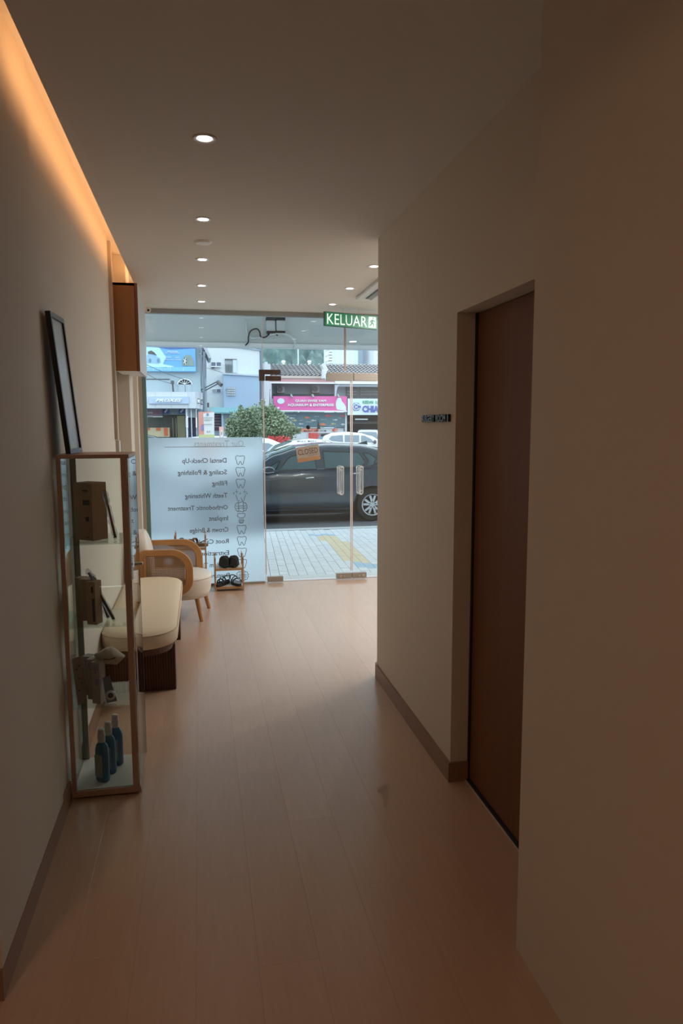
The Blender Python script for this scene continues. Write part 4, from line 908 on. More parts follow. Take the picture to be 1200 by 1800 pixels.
bd = obj('advert_board', pbox(240, 344, 604, 652.5, Y1+.1, .12), pm('advert_blue', (.10, .33, .72), (.22, .52, .85), .5, scale=.35), ts)
def flat(px_pts, Y, m, nm, par, th=.01): return obj(nm, MB().prism([at(a, b, Y) for a, b in px_pts], (0, th, 0)), m, par)
flat([(240, 604), (344, 604), (344, 612), (300, 614), (258, 608), (240, 606)], Y1+.08, pm('advert_navy', (.09, .16, .42), None, .5), 'top_band', bd)
flat([(257, 610), (280, 611), (292, 628), (286, 640), (306, 644), (300, 646), (257, 645)], Y1+.078, pm('advert_pale', (.42, .72, .88), (.55, .82, .95), .5, scale=1), 'pale_light', bd)
flat([(258, 625), (262, 620), (270, 622), (276, 627), (282, 630), (283, 638), (278, 640), (268, 639), (258, 639)], Y1+.074, pm('advert_car_blue', (.30, .52, .78), None, .5), 'printed_car', bd)
flat([(260, 618), (266, 616), (272, 620), (275, 625), (268, 623), (260, 622)], Y1+.070, DGREY, 'printed_windscreen', bd)
for xx in (263.5, 278): flat([(xx+2.6*math.cos(a*pi/5), 634+4*math.sin(a*pi/5)) for a in range(10)], Y1+.068, pm('print_slate', (.16, .30, .42), None, .6), 'printed_wheel', bd)
flat([(320, 643), (320, 634), (323, 627), (328, 623.5), (334, 624), (338, 629), (341, 638), (341, 643.5)], Y1+.074, pm('tyre_print', (.30, .38, .36), (.20, .27, .27), .6, scale=5), 'printed_tyre', bd)
flat([(325+3.6*math.cos(a*pi/6), 635+7*math.sin(a*pi/6)) for a in range(12)], Y1+.070, pm('tyre_rim_print', (.12, .17, .18), None, .6), 'printed_rim', bd)
for k in range(5):
    a = 2*pi*k/5; q0, q1 = at(325, 635, Y1+.065), at(325+3.2*math.cos(a), 635+6.4*math.sin(a), Y1+.065); obj('printed_spoke', MB().tube([q0, q1], .02, 4), WHT, bd)
flat([(240, 646), (344, 644.5), (344, 652.5), (240, 652.5)], Y1+.078, pm('advert_cyan', (.22, .55, .86), None, .5), 'bottom_band', bd)
for xx in (269, 299, 322): flat([(xx, 646.5), (xx+.5, 646.5), (xx+.5, 652), (xx, 652)], Y1+.07, WHT, 'panel_joint', bd)
def ptext(s, x0, x1, yt, yb, Y, m, par, bold=0, shear=0, depth=.012):
    a, b, c_ = at(x0, yb, Y), at(x1, yb, Y), at(x0, yt, Y)
    return text('lettering', s, b.x-a.x, c_.z-a.z, (a.x, Y, a.z), X, Z, m, par, depth, bold, shear)
ptext('TOYO TIRES', 314, 340, 608, 610.8, Y1+.06, WHT, bd, .02, .3)
ptext('PROXES', 294, 313, 617, 618.8, Y1+.06, WHT, bd, .02, .3); ptext('CR1   COMFORT SUV', 290, 316, 619.6, 621.2, Y1+.06, WHT, bd, .01, .2)
ptext('COMFORT        SILENT', 288, 316, 627, 628.8, Y1+.06, WHT, bd, 0); ptext('PREMIUM  SAFETY  TOURING', 288, 318, 631, 632.8, Y1+.06, WHT, bd, 0)
ptext('TOYO TIRES  SERVICE CENTRE', 259, 297, 648, 649.6, Y1+.06, WHT, bd, 0)
# arched window
aw = obj('arched_window', MB().prism([at(312.5+12*(1-math.cos(a*pi/12)), 675.5-9*math.sin(a*pi/12), Y1+.36) for a in range(13)], (0, .05, 0)), DKI, ts)
for k in range(1, 6):
    a = pi*k/6; obj('fan_bar', MB().tube([at(324.5, 675.5, Y1+.34), at(324.5-11.5*math.cos(a), 675.5-8.6*math.sin(a), Y1+.34)], .014, 4), WHT, aw)
obj('arch_trim', MB().tube([at(312+12.5*(1-math.cos(a*pi/12)), 676-9.8*math.sin(a*pi/12), Y1+.33) for a in range(13)], .03, 5), WHT, aw)
obj('window_panel', pbox(313, 336, 676, 689.5, Y1+.36, .06), pm('shutter_pale', (.44, .54, .60), None, .6), ts)
for xx in (318, 325, 331): obj('mullion', pbox(xx, xx+.7, 676, 689.5, Y1+.32, .03), WHT if xx != 325 else DGREY, ts)
fa_ = obj('fascia', pbox(200, 344, 689, 717.5, Y1-1.0, 1.4), PWH, ts)
q = at(344, 689, Y1-1.0); q2 = at(358.5, 690, Y1+.9); q3 = at(358.5, 720, Y1+.9); q4 = at(344, 717.5, Y1-1.0)
obj('fascia_return', MB().prism([q, q2, q3, q4], (-.3, .3, 0)), PWH, ts)
for xx in (272.5, 300.5, 330): obj('panel_joint', pbox(xx, xx+.5, 689.5, 717, Y1-1.012, .01), pm('joint_blue_grey', (.42, .48, .55), None, .6), fa_)
sb = obj('name_board', pbox(261, 332, 697, 709.5, Y1-1.12, .11), pm('name_board_blue', (.42, .54, .74), (.50, .62, .80), .5, scale=1), ts)
ptext('PROXES', 272.5, 320, 700.5, 706.5, Y1-1.16, WHT, sb, .05, .45, .03)
for xx, yy in ((346, 700), (352.5, 702)): flat([(xx, yy), (xx+5, yy+1), (xx+4.6, yy+10), (xx+.4, yy+9)], Y1-.9+(xx-344)*.125, DKI, 'side_panel_frame', ts, .05); flat([(xx+1, yy+1.5), (xx+5, yy+2.3), (xx+4.4, yy+8.6), (xx+1.2, yy+7.8)], Y1-.95+(xx-344)*.125, WHT, 'side_panel', ts, .03)
obj('lamp_arm', MB().tube([at(304.5, 689, Y1+.1), at(303.5, 677, Y1+.0), at(303, 673, Y1)], .05, 6), DGREY, ts); obj('flood_lamp', pbox(300, 306, 669, 674.5, Y1-.1, .2), DGREY, ts)
obj('recess_line', pbox(256, 298.5, 666, 667.2, Y1+.36, .05), DGREY, ts)
# shop opening
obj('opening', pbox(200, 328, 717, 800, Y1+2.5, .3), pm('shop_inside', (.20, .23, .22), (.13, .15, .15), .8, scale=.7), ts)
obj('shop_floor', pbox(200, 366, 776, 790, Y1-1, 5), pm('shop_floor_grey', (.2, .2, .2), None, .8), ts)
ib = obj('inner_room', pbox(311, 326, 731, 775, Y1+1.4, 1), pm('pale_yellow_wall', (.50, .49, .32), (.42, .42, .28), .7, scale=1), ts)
obj('ceiling_sign', pbox(283, 326, 717.5, 729, Y1+1.0, .3), pm('grey_teal_panel', (.30, .37, .42), None, .7), ts)
for x0 in (286, 314): 
    sq = obj('blue_sign', pbox(x0, x0+11.5, 717.5, 727, Y1+.8, .06), pm('sign_blue', (.05, .10, .32), None, .5), ts)
    obj('white_stroke', MB().tube([at(x0+3, 725, Y1+.77), at(x0+8, 719, Y1+.77)], .05, 4), PWH, sq)
bn2 = obj('shop_banner', pbox(230, 285, 718, 733.5, Y1+.4, .06), pm('banner_slate', (.14, .17, .24), (.25, .12, .17), .6, scale=.6), ts)
ptext('TOYO', 258, 268, 724, 727, Y1+.36, WHT, bn2); ptext('SALE', 272, 280, 724, 728, Y1+.36, pm('banner_red', (.55, .15, .20), None, .6), bn2)
ptext('GOGO', 258, 269, 730.5, 733, Y1+.36, WHT, bn2, .04); flat([(269, 731.5), (286, 731.5), (286, 733.3), (269, 733.3)], Y1+.36, WHT, 'white_band', bn2)
cn = obj('counter', pbox(230, 298, 752, 768, Y1+.6, .8), pm('counter_yellow', (.62, .55, .36), None, .6), ts)
for x0, x1, y0, y1 in ((257, 263, 752, 756), (274, 282, 752, 757), (288, 295, 752, 766)): obj('orange_panel', pbox(x0, x1, y0, y1, Y1+.56, .04), pm('orange_red', (.68, .16, .07), None, .6), cn)
for xx in (303, 308.5): obj('yellow_post', pbox(xx, xx+1.6, 735, 768, Y1+.9, .2), MATS['pale_yellow_wall'], ts)
obj('column', pbox(326, 330.5, 717, 772, Y1-.7, .3), PWH, ts); obj('column', pbox(335, 338, 717, 772, Y1-.7, .3), PWH, ts)
obj('grey_wall', pbox(330, 345, 717, 734, Y1+.5, .3), pm('mid_grey_render', (.42, .48, .54), None, .8), ts)
obj('dark_door', pbox(330, 345, 734, 770, Y1+.8, .3), pm('navy_door', (.015, .025, .06), None, .6), ts)
obj('corner_wall', pbox(345, 366, 720, 790, Y1+1.2, .3), pm('blue_grey_render', (.36, .44, .52), None, .8), ts)
# white and blue house behind
Y2 = 50
hs = thing('white_house', 'tall white house with a lower pale blue wall beside the tiled roofs', 'building', (at(410, 770, Y2).x, Y2+4, -.21))
A = [(363, 800), (363, 612), (373, 604.5), (392, 605.5), (457.5, 615.5), (457.5, 800)]
obj('wall', MB().prism([at(a, b, Y2) for a, b in A], (0, 8, 0)), WB_, hs)
obj('parapet', MB().prism([at(a, b, Y2-.1) for a, b in [(392, 605), (457.8, 614.5), (457.8, 616.5), (392, 607.8)]], (0, .3, 0)), pm('weathered_grey', (.34, .40, .46), None, .8), hs)
obj('blue_wall', pbox(392.5, 457.2, 658.5, 800, Y2-.9, .9), SB, hs)
obj('ledge', MB().prism([at(a, b, Y2-1.0) for a, b in [(392, 655.5), (457.5, 659.5), (457.5, 661.8), (392, 658)]], (0, 1.1, 0)), pm('ledge_grey', (.55, .62, .70), None, .8), hs)
w1 = obj('window', pbox(371.5, 388, 637, 644.5, Y2-.12, .12), pm('window_slate', (.13, .16, .24), None, .3), hs)
obj('frame', pbox(378.8, 380.5, 636.5, 645, Y2-.2, .1), WHT, w1); obj('frame', pbox(371, 388.5, 643.6, 645, Y2-.24, .14), WHT, w1); obj('window_vent', pbox(371.5, 377, 645, 647.5, Y2-.15, .1), DGREY, w1)
w2 = obj('window', pbox(395, 416, 631.5, 655.5, Y2-.03, .06), pm('recess_grey', (.40, .44, .46), (.33, .37, .40), .8, scale=1), hs)
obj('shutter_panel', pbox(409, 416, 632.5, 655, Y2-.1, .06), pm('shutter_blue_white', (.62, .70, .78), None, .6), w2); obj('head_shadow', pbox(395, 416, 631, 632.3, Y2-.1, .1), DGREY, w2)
for k in range(5): obj('grille_bar', pbox(396.5+k*2.4, 397.4+k*2.4, 640, 655, Y2-.12, .05), DGREY, w2)
w3 = obj('window', pbox(372, 388, 683, 690.5, Y2-.05, .07), WHT, hs); obj('pane', pbox(381, 387.5, 684, 689.5, Y2-.09, .03), pm('window_slate', (.1, .1, .2)), w3); obj('pane', pbox(373, 380, 684, 689.5, Y2-.09, .03), MATS['recess_grey'], w3)
w4 = obj('window', pbox(399, 413, 680.5, 696, Y2-.95, .07), pm('grille_back', (.30, .37, .43), None, .7), hs)
for k in range(5): obj('grille_bar', pbox(400+k*2.7, 400.8+k*2.7, 681, 696, Y2-1.0, .03), WHT, w4)
for k in range(4): obj('grille_bar', pbox(399, 413, 682+k*4, 682.7+k*4, Y2-1.02, .03), WHT, w4)
obj('awning', MB().prism([at(a, b, Y2-1.6) for a, b in [(370, 724.5), (432, 724.5), (432, 727), (370, 727)]], (0, .8, .35)), pm('teal_awning', (.24, .47, .50), (.20, .40, .44), .6), hs)
obj('shop_front', pbox(365, 432, 727, 790, Y2-.95, .4), pm('dim_blue_render', (.38, .47, .55), None, .8), hs)
gt = obj('folding_gate', pbox(375, 389, 727, 757, Y2-1.0, .05), pm('gate_red_dark', (.17, .10, .12), None, .7), hs)
for k in range(6): obj('gate_bar', pbox(376+k*2.2, 376.8+k*2.2, 727, 757, Y2-1.06, .05), pm('gate_pale', (.45, .47, .52), None, .6), gt)
for k in range(5): obj('gate_bar', pbox(375, 389, 730+k*5, 730.6+k*5, Y2-1.07, .05), MATS['gate_pale'], gt)
obj('pillar', pbox(389, 393.5, 727, 780, Y2-1.4, .4), pm('pillar_pale_blue', (.46, .60, .72), None, .7), hs)
obj('wall_box', pbox(362, 367.5, 708, 716, Y2-1.2, .3), DGREY, hs); obj('side_pipe', MB().tube([at(458.5, 613, Y2), at(459, 640, Y2), at(459, 790, Y2)], .10, 8), pm('pipe_grey', (.2, .24, .3)), hs)
# shophouse row
Y3 = 52
def tiledroof(par, x0, x1, ye, yr, Yf, dep, nm='roof'):
    a, b = at(x0, ye, Yf), at(x1, ye, Yf); zr = at(x0, yr, Yf+dep).z; ze = a.z
    base = obj(nm, MB().prism([(a.x, Yf, ze-.1), (b.x, Yf, ze-.1), (b.x, Yf+dep, zr-.1), (a.x, Yf+dep, zr-.1)], (0, 0, .08)), pm('roof_base', (.22, .22, .24), None, .9), par)
    mb = MB(); n = int((b.x-a.x)/.30); rows = 9
    for i in range(n):
        xx = a.x+(b.x-a.x)*(i+.5)/n
        for j in range(rows):
            t0, t1 = j/rows, (j+1)/rows
            p0 = Vector((xx, Yf+dep*t0-.03, ze+(zr-ze)*t0+.05)); p1 = Vector((xx, Yf+dep*t1, ze+(zr-ze)*t1+.0))
            mb.loft([[p_+Vector((r_*math.cos(q_), 0, r_*math.sin(q_))) for q_ in (0, pi/3, 2*pi/3, pi)] for p_, r_ in ((p0, .11), (p1, .10))], False, False)
    tag(obj('roof_tiles', mb, pm('grey_clay_tile', (.30, .30, .32), (.44, .43, .43), .9, scale=3), base), kind='stuff')
    return base
ps = thing('aquarium_shophouse', 'shophouse with grey tiled roof, pink sign and dark fish banner', 'building', (at(540, 770, Y3).x, Y3+4, -.21))
tiledroof(ps, 474, 573, 661, 641, Y3, 5)
for xx in (498, 543.5):
    v_ = obj('roof_vent', MB().lathe([(.11, 0), (.11, .16), (.16, .18), (.16, .30), (.10, .34), (0, .35)], at(xx, 641.5, Y3+5), 14), WHT, ps)
pwl = obj('party_wall', MB().prism([at(a, b, Y3-1) for a, b in [(463, 800), (463, 652), (465.5, 636), (470, 636), (471, 640), (475, 640.5), (476, 655), (474, 663), (471, 800)]], (0, 7, 0)), WB_, ps)
obj('gable_wall', MB().prism([at(a, b, Y3-1.2) for a, b in [(564.5, 641), (571, 637.5), (577, 650), (575.5, 653), (574, 652), (573, 665), (568, 665), (568.5, 648)]], (0, .8, 0)), WB_, ps)
obj('eave_board', pbox(476, 571, 661, 664.5, Y3-.1, .2), pm('pale_pink_board', (.62, .52, .48), None, .7), ps)
obj('eave_detail', pbox(480, 571, 664.5, 667, Y3-.02, .2), pm('grey_eave', (.42, .43, .46), None, .8), ps)
obj('fascia', pbox(472, 590, 667, 672, Y3-.2, .3), pm('faded_red', (.56, .30, .31), (.50, .25, .27), .7, scale=2), ps)
obj('gutter', pbox(474, 590, 672, 673.8, Y3-.3, .25), WHT, ps)
obj('verandah_wall', pbox(476, 591, 673.5, 700, Y3+1.3, .3), pm('mauve_grey_wall', (.30, .33, .37), (.26, .28, .33), .8, scale=.6), ps)
obj('verandah_shadow_board', pbox(480, 591, 693, 699, Y3+.8, .3), pm('verandah_shade', (.07, .08, .10), None, .8), ps)  # near-black board stands for the shade deep in the verandah
obj('front_column', pbox(473.5, 479, 674, 800, Y3-.5, .5), PWH, ps)
for xx in (487, 548.5):
    au = obj('outdoor_unit', pbox(xx, xx+13, 679, 690, Y3+.9, .35), pm('unit_grey', (.36, .39, .42), None, .6), ps)
    cc = at(xx+5, 684, Y3+.87); obj('fan_grille', MB().lathe([(0, -.02), (.18, -.02), (.20, 0)], cc, 18, 'y'), DGREY, au)
    obj('bracket', pbox(xx, xx+13, 690.5, 691.5, Y3+.9, .3), DGREY, au)
PINKM = pm('sign_pink', (.78, .15, .43), (.74, .13, .40), .6, scale=.5)
ks = obj('pink_sign', MB().prism([at(a, b, Y3-.9) for a, b in [(480.3, 696.5), (609.5, 696.5), (609.5, 722), (482, 721)]], (0, .25, 0)), PINKM, ps)
obj('white_border', MB().prism([at(a, b, Y3-.95) for a, b in [(481.5, 721), (609.5, 722), (609.5, 724), (482, 723)]], (0, .3, 0)), WHT, ks)
ptext('QUAH SWEE YAM', 518.5, 573, 702.3, 707.3, Y3-.93, WHT, ks, .03, 0, .03)
ptext('AQUARIUM & ENTERPRISE', 505, 586.5, 709.5, 714.8, Y3-.93, WHT, ks, .03, 0, .03)
flat([(493.5+6.5*math.cos(a*pi/8), 705+5*math.sin(a*pi/8)) for a in range(16)], Y3-.93, pm('logo_pale', (.72, .84, .88), None, .6), 'oval_emblem', ks, .02)
flat([(489+2*math.cos(a*pi/6), 717+1.8*math.sin(a*pi/6)) for a in range(12)], Y3-.93, WHT, 'round_mark', ks, .02); ptext('SINCE 1988', 493, 500, 716, 718, Y3-.93, WHT, ks) if False else None
flat([(590, 713), (590.5, 706), (593, 700), (596, 698.5), (599, 700), (601, 706), (605, 710), (608, 716), (608, 722), (592, 720)], Y3-.93, MATS['logo_pale'], 'white_fish_shape', ks, .02)
for xx in (512, 549.5, 594): obj('sign_lamp', MB().tube([at(xx, 697, Y3-.9), at(xx-.5, 694, Y3-1.2), at(xx+1.5, 698.5, Y3-1.3)], .07, 6), MGREY, ks)
fb = obj('fish_banner', pbox(490, 607, 725, 751, Y3-.4, .06), pm('banner_teal', (.05, .13, .18), (.13, .24, .29), .6, scale=.9, detail=5), ps)
def fish(cx_, cy_, s_, m, fl=1):
    flat([(cx_-3*s_*fl, cy_), (cx_-1*s_*fl, cy_-1.3*s_), (cx_+1.5*s_*fl, cy_-.9*s_), (cx_+2.4*s_*fl, cy_), (cx_+4*s_*fl, cy_-1.3*s_), (cx_+3.8*s_*fl, cy_+1.3*s_), (cx_+2.2*s_*fl, cy_+.3*s_), (cx_+1*s_*fl, cy_+1.1*s_), (cx_-1*s_*fl, cy_+1.2*s_)], Y3-.43, m, 'printed_fish', fb, .02)
FR, FO, FW, FP = pm('fish_red', (.55, .10, .13), None, .6), pm('fish_orange', (.65, .22, .10), None, .6), pm('fish_silver', (.5, .56, .55), None, .6), pm('fish_yellow', (.5, .5, .22), None, .6)
for f_ in ((512, 735, 1.4, FW, 1), (518, 739, 1.3, FP, -1), (539, 734, 1.5, FO, 1), (550, 739, 1.3, FW, 1), (567, 746, 2.0, FO, -1), (576, 731, 1.8, FR, 1), (590, 738, 1.2, FW, -1), (602, 731, 1.4, FR, 1), (603, 746, 1.4, FW, 1), (528, 745, 1.2, FW, 1), (585, 745, 1.2, FP, 1)): fish(*f_)
for s_, x0, x1, y0 in (('TROPICAL FISH', 500, 520, 729), ('GUPPY', 526, 532, 738), ('AROWANA', 538, 548, 741), ('BETTA', 553, 561, 731), ('DISCUS', 564, 574, 736.5), ('MARINE', 594, 600, 734), ('KOI CARP', 571, 583, 747)): ptext(s_, x0, x1, y0, y0+1.8, Y3-.45, FW, fb)
flat([(557, 754), (558.5, 737), (562, 750), (563, 754)], Y3-.8, BLACK, 'dark_pennant', fb, .02)
obj('side_post', pbox(606.5, 609.5, 722, 790, Y3-.5, .4), pm('post_blue_white', (.66, .72, .78), None, .7), ps)
sw = obj('white_shutter_wall', pbox(505, 604, 752.5, 800, Y3-.2, .2), WB_, ps)
REDM = pm('shop_red', (.75, .07, .06), (.70, .10, .09), .6); CORM = pm('shop_coral', (.82, .30, .24), None, .6)
for x0, x1, y0, y1, mm in ((528, 557, 753, 759, CORM), (556, 559.5, 753.5, 758.5, REDM), (542, 566, 761, 780, REDM), (584, 587, 754, 758.5, REDM), (587.5, 593, 753, 758.5, CORM), (480, 512, 765, 785, REDM)): obj('red_panel', pbox(x0, x1, y0, y1, Y3-.26, .05), mm, sw)
ptext('OPEN', 562, 574, 754.5, 756.5, Y3-.26, INK2, sw) if False else None
for xx in (547, 553, 560): obj('panel_joint', pbox(xx, xx+.4, 761, 780, Y3-.28, .02), CORM, sw)
# garage shophouse
gs = thing('garage_shophouse', 'shophouse with pale hanging sign in green and blue letters over a dark garage', 'building', (at(650, 770, Y3).x, Y3+4, -.21))
tiledroof(gs, 577, 720, 664, 641, Y3, 5)
obj('white_lintel', pbox(589, 720, 669.5, 674.5, Y3-.4, .5), WHT, gs)
obj('blue_lintel', pbox(592, 720, 674.5, 679.5, Y3-.2, .3), pm('lintel_blue_grey', (.40, .47, .55), None, .7), gs)
obj('arch_pier', MB().prism([at(a, b, Y3-.25) for a, b in [(588.5, 676), (597, 676), (593, 681), (591, 688), (590.5, 800), (588, 800)]], (0, .3, 0)), pm('pier_blue_white', (.55, .63, .70), None, .7), gs)
obj('verandah_wall', pbox(590, 720, 679, 702, Y3+.9, .3), pm('verandah_grey', (.36, .42, .47), None, .8), gs)
for x0, x1 in ((608.5, 629), (632, 668), (671, 700)): 
    wv = obj('window', pbox(x0, x1, 680.5, 701, Y3+.75, .1), pm('window_dark', (.03, .045, .07), (.06, .075, .10), .3, scale=2), gs)
    for k in range(2): obj('glazing_bar', pbox(x0+2, x1-2, 688+k*5, 688.6+k*5, Y3+.7, .03), MGREY, wv)
kb = obj('shop_sign', pbox(611, 720, 701, 729.3, Y3-.9, .2), pm('sign_pale_aqua', (.72, .85, .86), None, .6), gs)
ptext('KEDAI  LOGAM', 637, 683, 704, 709.3, Y3-.93, pm('sign_green', (.06, .42, .26), None, .6), kb, .03, 0, .03)
ptext('CHIAN HIN', 636.5, 698, 713, 724.8, Y3-.93, pm('sign_blue_ink', (.10, .14, .50), None, .6), kb, .05, 0, .03)
ring = [(626+8*math.cos(pi*k/3), 715+8*math.sin(pi*k/3)) for k in range(6)]
flat(ring, Y3-.93, MATS['sign_blue_ink'], 'hexagon_emblem', kb, .02); flat([(626+6.3*math.cos(pi*k/8), 715+6.3*math.sin(pi*k/8)) for k in range(16)], Y3-.95, MATS['sign_pale_aqua'], 'emblem_ring', kb, .02)
flat([(626+4.6*math.cos(pi*k/8), 715+4.6*math.sin(pi*k/8)) for k in range(16)], Y3-.97, MATS['sign_blue_ink'], 'emblem_disc', kb, .02); flat([(630, 713.4), (634, 713.4), (634, 716.6), (630, 716.6)], Y3-.975, MATS['sign_blue_ink'], 'emblem_notch', kb, .02)
ptext('H', 624, 628, 712.2, 717.8, Y3-1.0, WHT, kb, .04)
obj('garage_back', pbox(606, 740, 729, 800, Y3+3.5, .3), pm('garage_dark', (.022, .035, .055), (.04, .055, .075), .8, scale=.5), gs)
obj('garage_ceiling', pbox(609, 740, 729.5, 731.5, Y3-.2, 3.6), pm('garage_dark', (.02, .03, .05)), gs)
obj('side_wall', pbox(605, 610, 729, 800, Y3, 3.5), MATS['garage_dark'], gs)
obj('sign_bracket_pipe', MB().tube([at(611, 702, Y3-.7), at(609.6, 716, Y3-.7), at(611, 730, Y3-.7)], .09, 6), pm('pipe_grey', (.2, .24, .3)), gs)
obj('fluorescent_tube', MB().tube([at(624, 737, Y3+1.5), at(646, 737, Y3+1.5)], .05, 8), pm('tube_light', (.75, .9, 1), None, .5, emit=.5), gs)
obj('inner_beam', pbox(610, 720, 741, 745, Y3+2, .3), pm('inner_grey', (.12, .16, .19), None, .8), gs)
# apartment blocks
def tower(label, x0, x1, ytop, Y, m, wins=(), nm='apartment_tower'):
    t = thing(nm, label, 'building', (at((x0+x1)/2, 700, Y).x, Y+6, -.2))
    a = at(x0, ytop, Y); b = at(x1, ytop, Y)
    obj('wall', MB().box(a.x, b.x, Y, Y+12, -.2, a.z), m, t)
    for (wx0, wx1, wy0, wy1) in wins: obj('window', pbox(wx0, wx1, wy0, wy1, Y-.3, .3), pm('far_window', (.24, .32, .42), None, .5), t)
    return t
tw = tower('pale apartment tower with stepped edge balconies, behind the tiled roofs', 583, 629, 560, 180, pm('tower_white', (.72, .80, .88), None, .9))
for k in range(9): obj('balcony', pbox(577.5+(k % 2)*1.5, 584, 600+k*5, 603.4+k*5, 179.5, 6), pm('tower_balcony', (.80, .85, .88), None, .9), tw)
obj('edge_wall', pbox(576.5, 579, 560, 645, 181, 3), WHT, tw)
t2 = tower('grey windowed apartment tower next to the wall corner', 629, 656.5, 565, 190, pm('tower_grey', (.50, .58, .68), None, .9), [(x_, x_+3, y_, y_+4.5) for x_ in (645.5, 650) for y_ in (622, 632.5, 643, 611)])
obj('pale_bay', pbox(629, 641.5, 560, 645, 189.5, 3), pm('tower_bay', (.66, .76, .86), None, .9), t2)
tower('white apartment tower cut off by the wall corner', 657, 700, 560, 175, WB_, [(665, 669, y_, y_+3.5) for y_ in (621, 631, 641)])
# forested hill
hm = MB(); NXh, NYh = 190, 90
hx0, hx1 = at(380, 600, 330).x, at(640, 600, 330).x
def hf(u_, v_):
    x_ = hx0-60+(hx1-hx0+120)*u_; y_ = 300+v_*130; z_ = -5+125*v_**.9+10*math.sin(u_*5)
    n1 = noise.noise((x_*.05, y_*.05, 0))*6; n2 = noise.noise((x_*.13, y_*.16, 3))*3.5; cel = noise.voronoi((x_*.28, y_*.22, 0))[0][0]
    return (x_, y_-n2*1.5, z_+n1+n2+(1-min(1, cel*1.1))*9.0)
hm.grid(hf, NXh, NYh)
struct('hill', hm, pm('hazy_forest', (.0, .045, .075), (.27, .38, .34), .95, scale=.33, detail=8), smooth=True)  # distance haze and crown shading are mixed into the forest colours
struct('terrain', bx(-400, 500, 139, 700, -6, -.25), pm('far_ground', (.25, .3, .28), None, .9))
pl_ = at(524, 640, 75)
tag(obj('tall_pole', MB().tube([(pl_.x, 75, -.2), (pl_.x, 75, at(524, 596, 75).z)], .07, 8), pm('pole_pale', (.70, .78, .82), None, .5)), 'slender pale pole rising behind the tiled roof against the hill', 'pole')
# overhead wires and arm
WIRE = pm('wire_dark', (.10, .13, .18), None, .7); WIREL = pm('wire_pale', (.55, .62, .68), None, .7)
for pts, m_, lab, Ya, Yb in (([(150, 600), (255, 608), (290, 611), (330, 613.5), (364, 613)], WIREL, 'pale overhead wire, topmost across the blue advertisement', 36, 50.1),
                     ([(150, 590), (255, 640), (290, 656), (330, 669), (354, 678)], WIRE, 'dark overhead wire sloping down under the blue advertisement', 36, 41.2),
                     ([(150, 600), (255, 656), (280, 669), (301, 674)], WIRE, 'lowest dark overhead wire, ending at the flood lamp of the tyre shop', 36, 39.98),
                     ([(270, 622), (300, 634), (340, 643), (370, 648), (393, 656)], WIRE, 'dark overhead wire crossing the tyre picture to the white house', 39.95, 49.2),
                     ([(396, 685), (425, 688), (457, 687), (476, 685)], WIRE, 'dark overhead wire across the pale blue wall', 49.0, 51.4),
                     ([(354, 611), (400, 612), (430, 609), (456, 616)], WIREL, 'pale overhead wire across the top of the white house', 40.6, 49.95)):
    cable('overhead_wire', lab, pts, Ya, .014, m_, 'wire', None, Yb)
am = thing('lamp_arm_frame', 'dark twin-rod lamp arm reaching from the tyre shop corner', 'street lamp', at(360, 684, 38))
obj('rod', MB().tube([at(352, 686, 41.5), at(382, 670.5, 37)], .03, 6).tube([at(356, 689, 41.5), at(383.5, 674, 37)], .03, 6), WIRE, am)
obj('lamp_head', MB().tube([at(382.5, 671, 37), at(389, 677, 36.8)], .10, 8), DGREY, am)
# standing banners on the street
ba = thing('standing_banner', 'coral and white standing banner with printed lines, left of the leafy bush', 'banner', (at(363, 770, 19).x, 19, -.21))
obj('sheet', pbox(348.5, 377, 724, 800, 19, .03), pm('coral_print', (.82, .36, .31), None, .6), ba)
flat([(357, 727), (376.5, 724.5), (376.5, 766), (359, 766), (358, 745)], 18.99, WHT, 'white_panel', ba); flat([(353.5, 756), (353.8, 748), (356, 745), (357.5, 752), (357, 757)], 18.985, pm('violet_print', (.28, .28, .62), None, .6), 'violet_shape', ba)
flat([(349, 764), (377, 763.5), (377, 775), (349, 775)], 18.975, pm('lime_print', (.66, .70, .36), None, .6), 'lime_band', ba)
for s_, x0, x1, y0 in (('DENTAL CLINIC', 357, 374, 733.5), ('OPEN EVERY DAY', 359, 372, 737.5), ('WALK IN WELCOME', 358, 372, 745), ('A 4', 363, 369, 757)): ptext(s_, x0, x1, y0, y0+(3 if s_ == 'A 4' else 1.2), 18.97, INK2, ba)
flat([(363, 726.5), (366.5, 726.5), (366.5, 730), (365.5, 731), (364, 731), (363, 730)], 18.97, MATS['far_window'], 'small_emblem', ba)
obj('base_foot', bx(at(350, 780, 19).x, at(375, 780, 19).x, 18.8, 19.3, -.21, -.15), DGREY, ba)
b2_ = thing('standing_banner', 'small pink and white standing banner beside the folding gate', 'banner', (at(389.5, 770, 26).x, 26, -.21))
obj('sheet', pbox(385, 394, 750, 800, 26, .04), pm('pink_print', (.80, .47, .45), None, .6), b2_); flat([(387, 772), (387.5, 760), (389, 755), (391, 760), (392.5, 772)], 25.98, WHT, 'white_shape', b2_)
flat([(388.5, 766), (388.3, 760), (389.6, 758), (390.2, 763)], 25.96, MGREY, 'grey_mark', b2_); obj('base_foot', bx(at(386, 780, 26).x, at(393, 780, 26).x, 25.8, 26.4, -.21, -.15), DGREY, b2_)
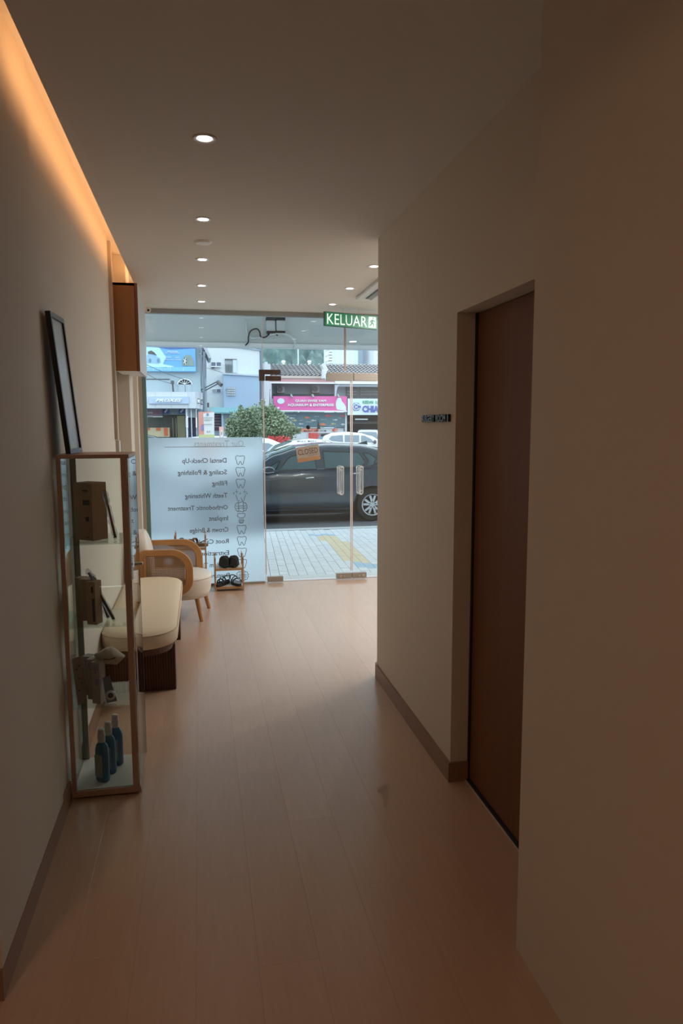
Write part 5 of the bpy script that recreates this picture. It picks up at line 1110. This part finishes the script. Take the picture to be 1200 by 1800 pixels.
# ------------------------------------------------------------------ leafy bushes
LEAF = pm('leaf_green', (.14, .22, .13), (.36, .43, .29), .6, scale=1.2, detail=6)
def bush(label, blobs, Y, n, seed, stems):
    t = thing('leafy_bush', label, 'bush', (at(blobs[0][0], 790, Y).x, Y, -.21)); rnd = random.Random(seed); mb = MB()
    tot = sum(b_[2]*b_[3] for b_ in blobs)
    for (cx_, cy_, rx, ry) in blobs:
        c = at(cx_, cy_, Y); k = Y/FPX; dz = rx*k
        for _ in range(int(n*rx*ry/tot)):
            while 1:
                v = Vector((rnd.uniform(-1, 1), rnd.uniform(-1, 1), rnd.uniform(-1, 1)))
                if .45 < v.length < 1: break
            v *= 1+.18*noise.noise(v*2.5+Vector((cx_, 0, 0)))
            p_ = c+Vector((v.x*rx*k, v.y*dz*.8, v.z*ry*k)); 
            if p_.z < -.15: continue
            a = rnd.uniform(0, 2*pi); e = rnd.uniform(-.7, .9); d = Vector((math.cos(a)*math.cos(e), math.sin(a)*math.cos(e), math.sin(e)))
            s_ = d.cross(Vector((rnd.uniform(-1, 1), rnd.uniform(-1, 1), rnd.uniform(-.3, 1)))).normalized(); L_ = rnd.uniform(.07, .12); W_ = L_*.34
            mb.add([p_, p_+d*L_*.5+s_*W_, p_+d*L_, p_+d*L_*.5-s_*W_], [(0, 1, 2, 3)])
    tag(obj('foliage', mb, LEAF, t), kind='stuff')
    for (xa, ya, xb, yb) in stems: obj('stem', MB().tube([(at(xa, ya, Y).x, Y, -.21), at(xa, ya, Y), at(xb, yb, Y)], [.03, .025, .01], 6), pm('bark', (.16, .11, .08), None, .9), t)
bush('large rounded leafy bush standing before the pale blue wall, left part', [(425, 752, 29, 31), (447, 738, 22, 26), (412, 762, 16, 24), (424, 722, 5, 9), (405, 745, 8, 9), (440, 765, 30, 22)], 27, 5200, 1, [(425, 780, 424, 735), (440, 780, 447, 725)])
bush('tall leafy bush behind the glass panel joint, reaching up to the white party wall', [(480, 750, 25, 32), (466, 735, 12, 20), (500, 758, 20, 20), (462, 712, 4, 12), (478, 722, 8, 12), (520, 757, 8, 6), (492, 738, 12, 14)], 26, 5200, 2, [(480, 780, 478, 725), (465, 780, 462, 706), (495, 780, 505, 750)])
rf_ = MB(); rnd = random.Random(9)
for _ in range(260):
    p_ = at(rnd.uniform(472, 508), rnd.uniform(768, 788), 25.4+rnd.uniform(-.3, .3)); a = rnd.uniform(0, 2*pi); d = Vector((math.cos(a), .2, math.sin(a)))*.06; s_ = d.cross(Vector((0, 1, .2))).normalized()*.035
    rf_.add([p_, p_+d*.5+s_, p_+d, p_+d*.5-s_], [(0, 1, 2, 3)])
fp_ = thing('red_flower_shrub', 'low shrub with red blossoms at the foot of the tall bush', 'shrub', (at(490, 790, 25.4).x, 25.4, -.21))
tag(obj('blossoms', rf_, pm('blossom_red', (.60, .06, .07), None, .7), fp_), kind='stuff')
for xx in (478, 490, 502): obj('stem', MB().tube([(at(xx, 780, 25.4).x, 25.4, -.21), at(xx, 778, 25.4)], .012, 5), MATS['bark'], fp_)
bpy.context.view_layer.update()
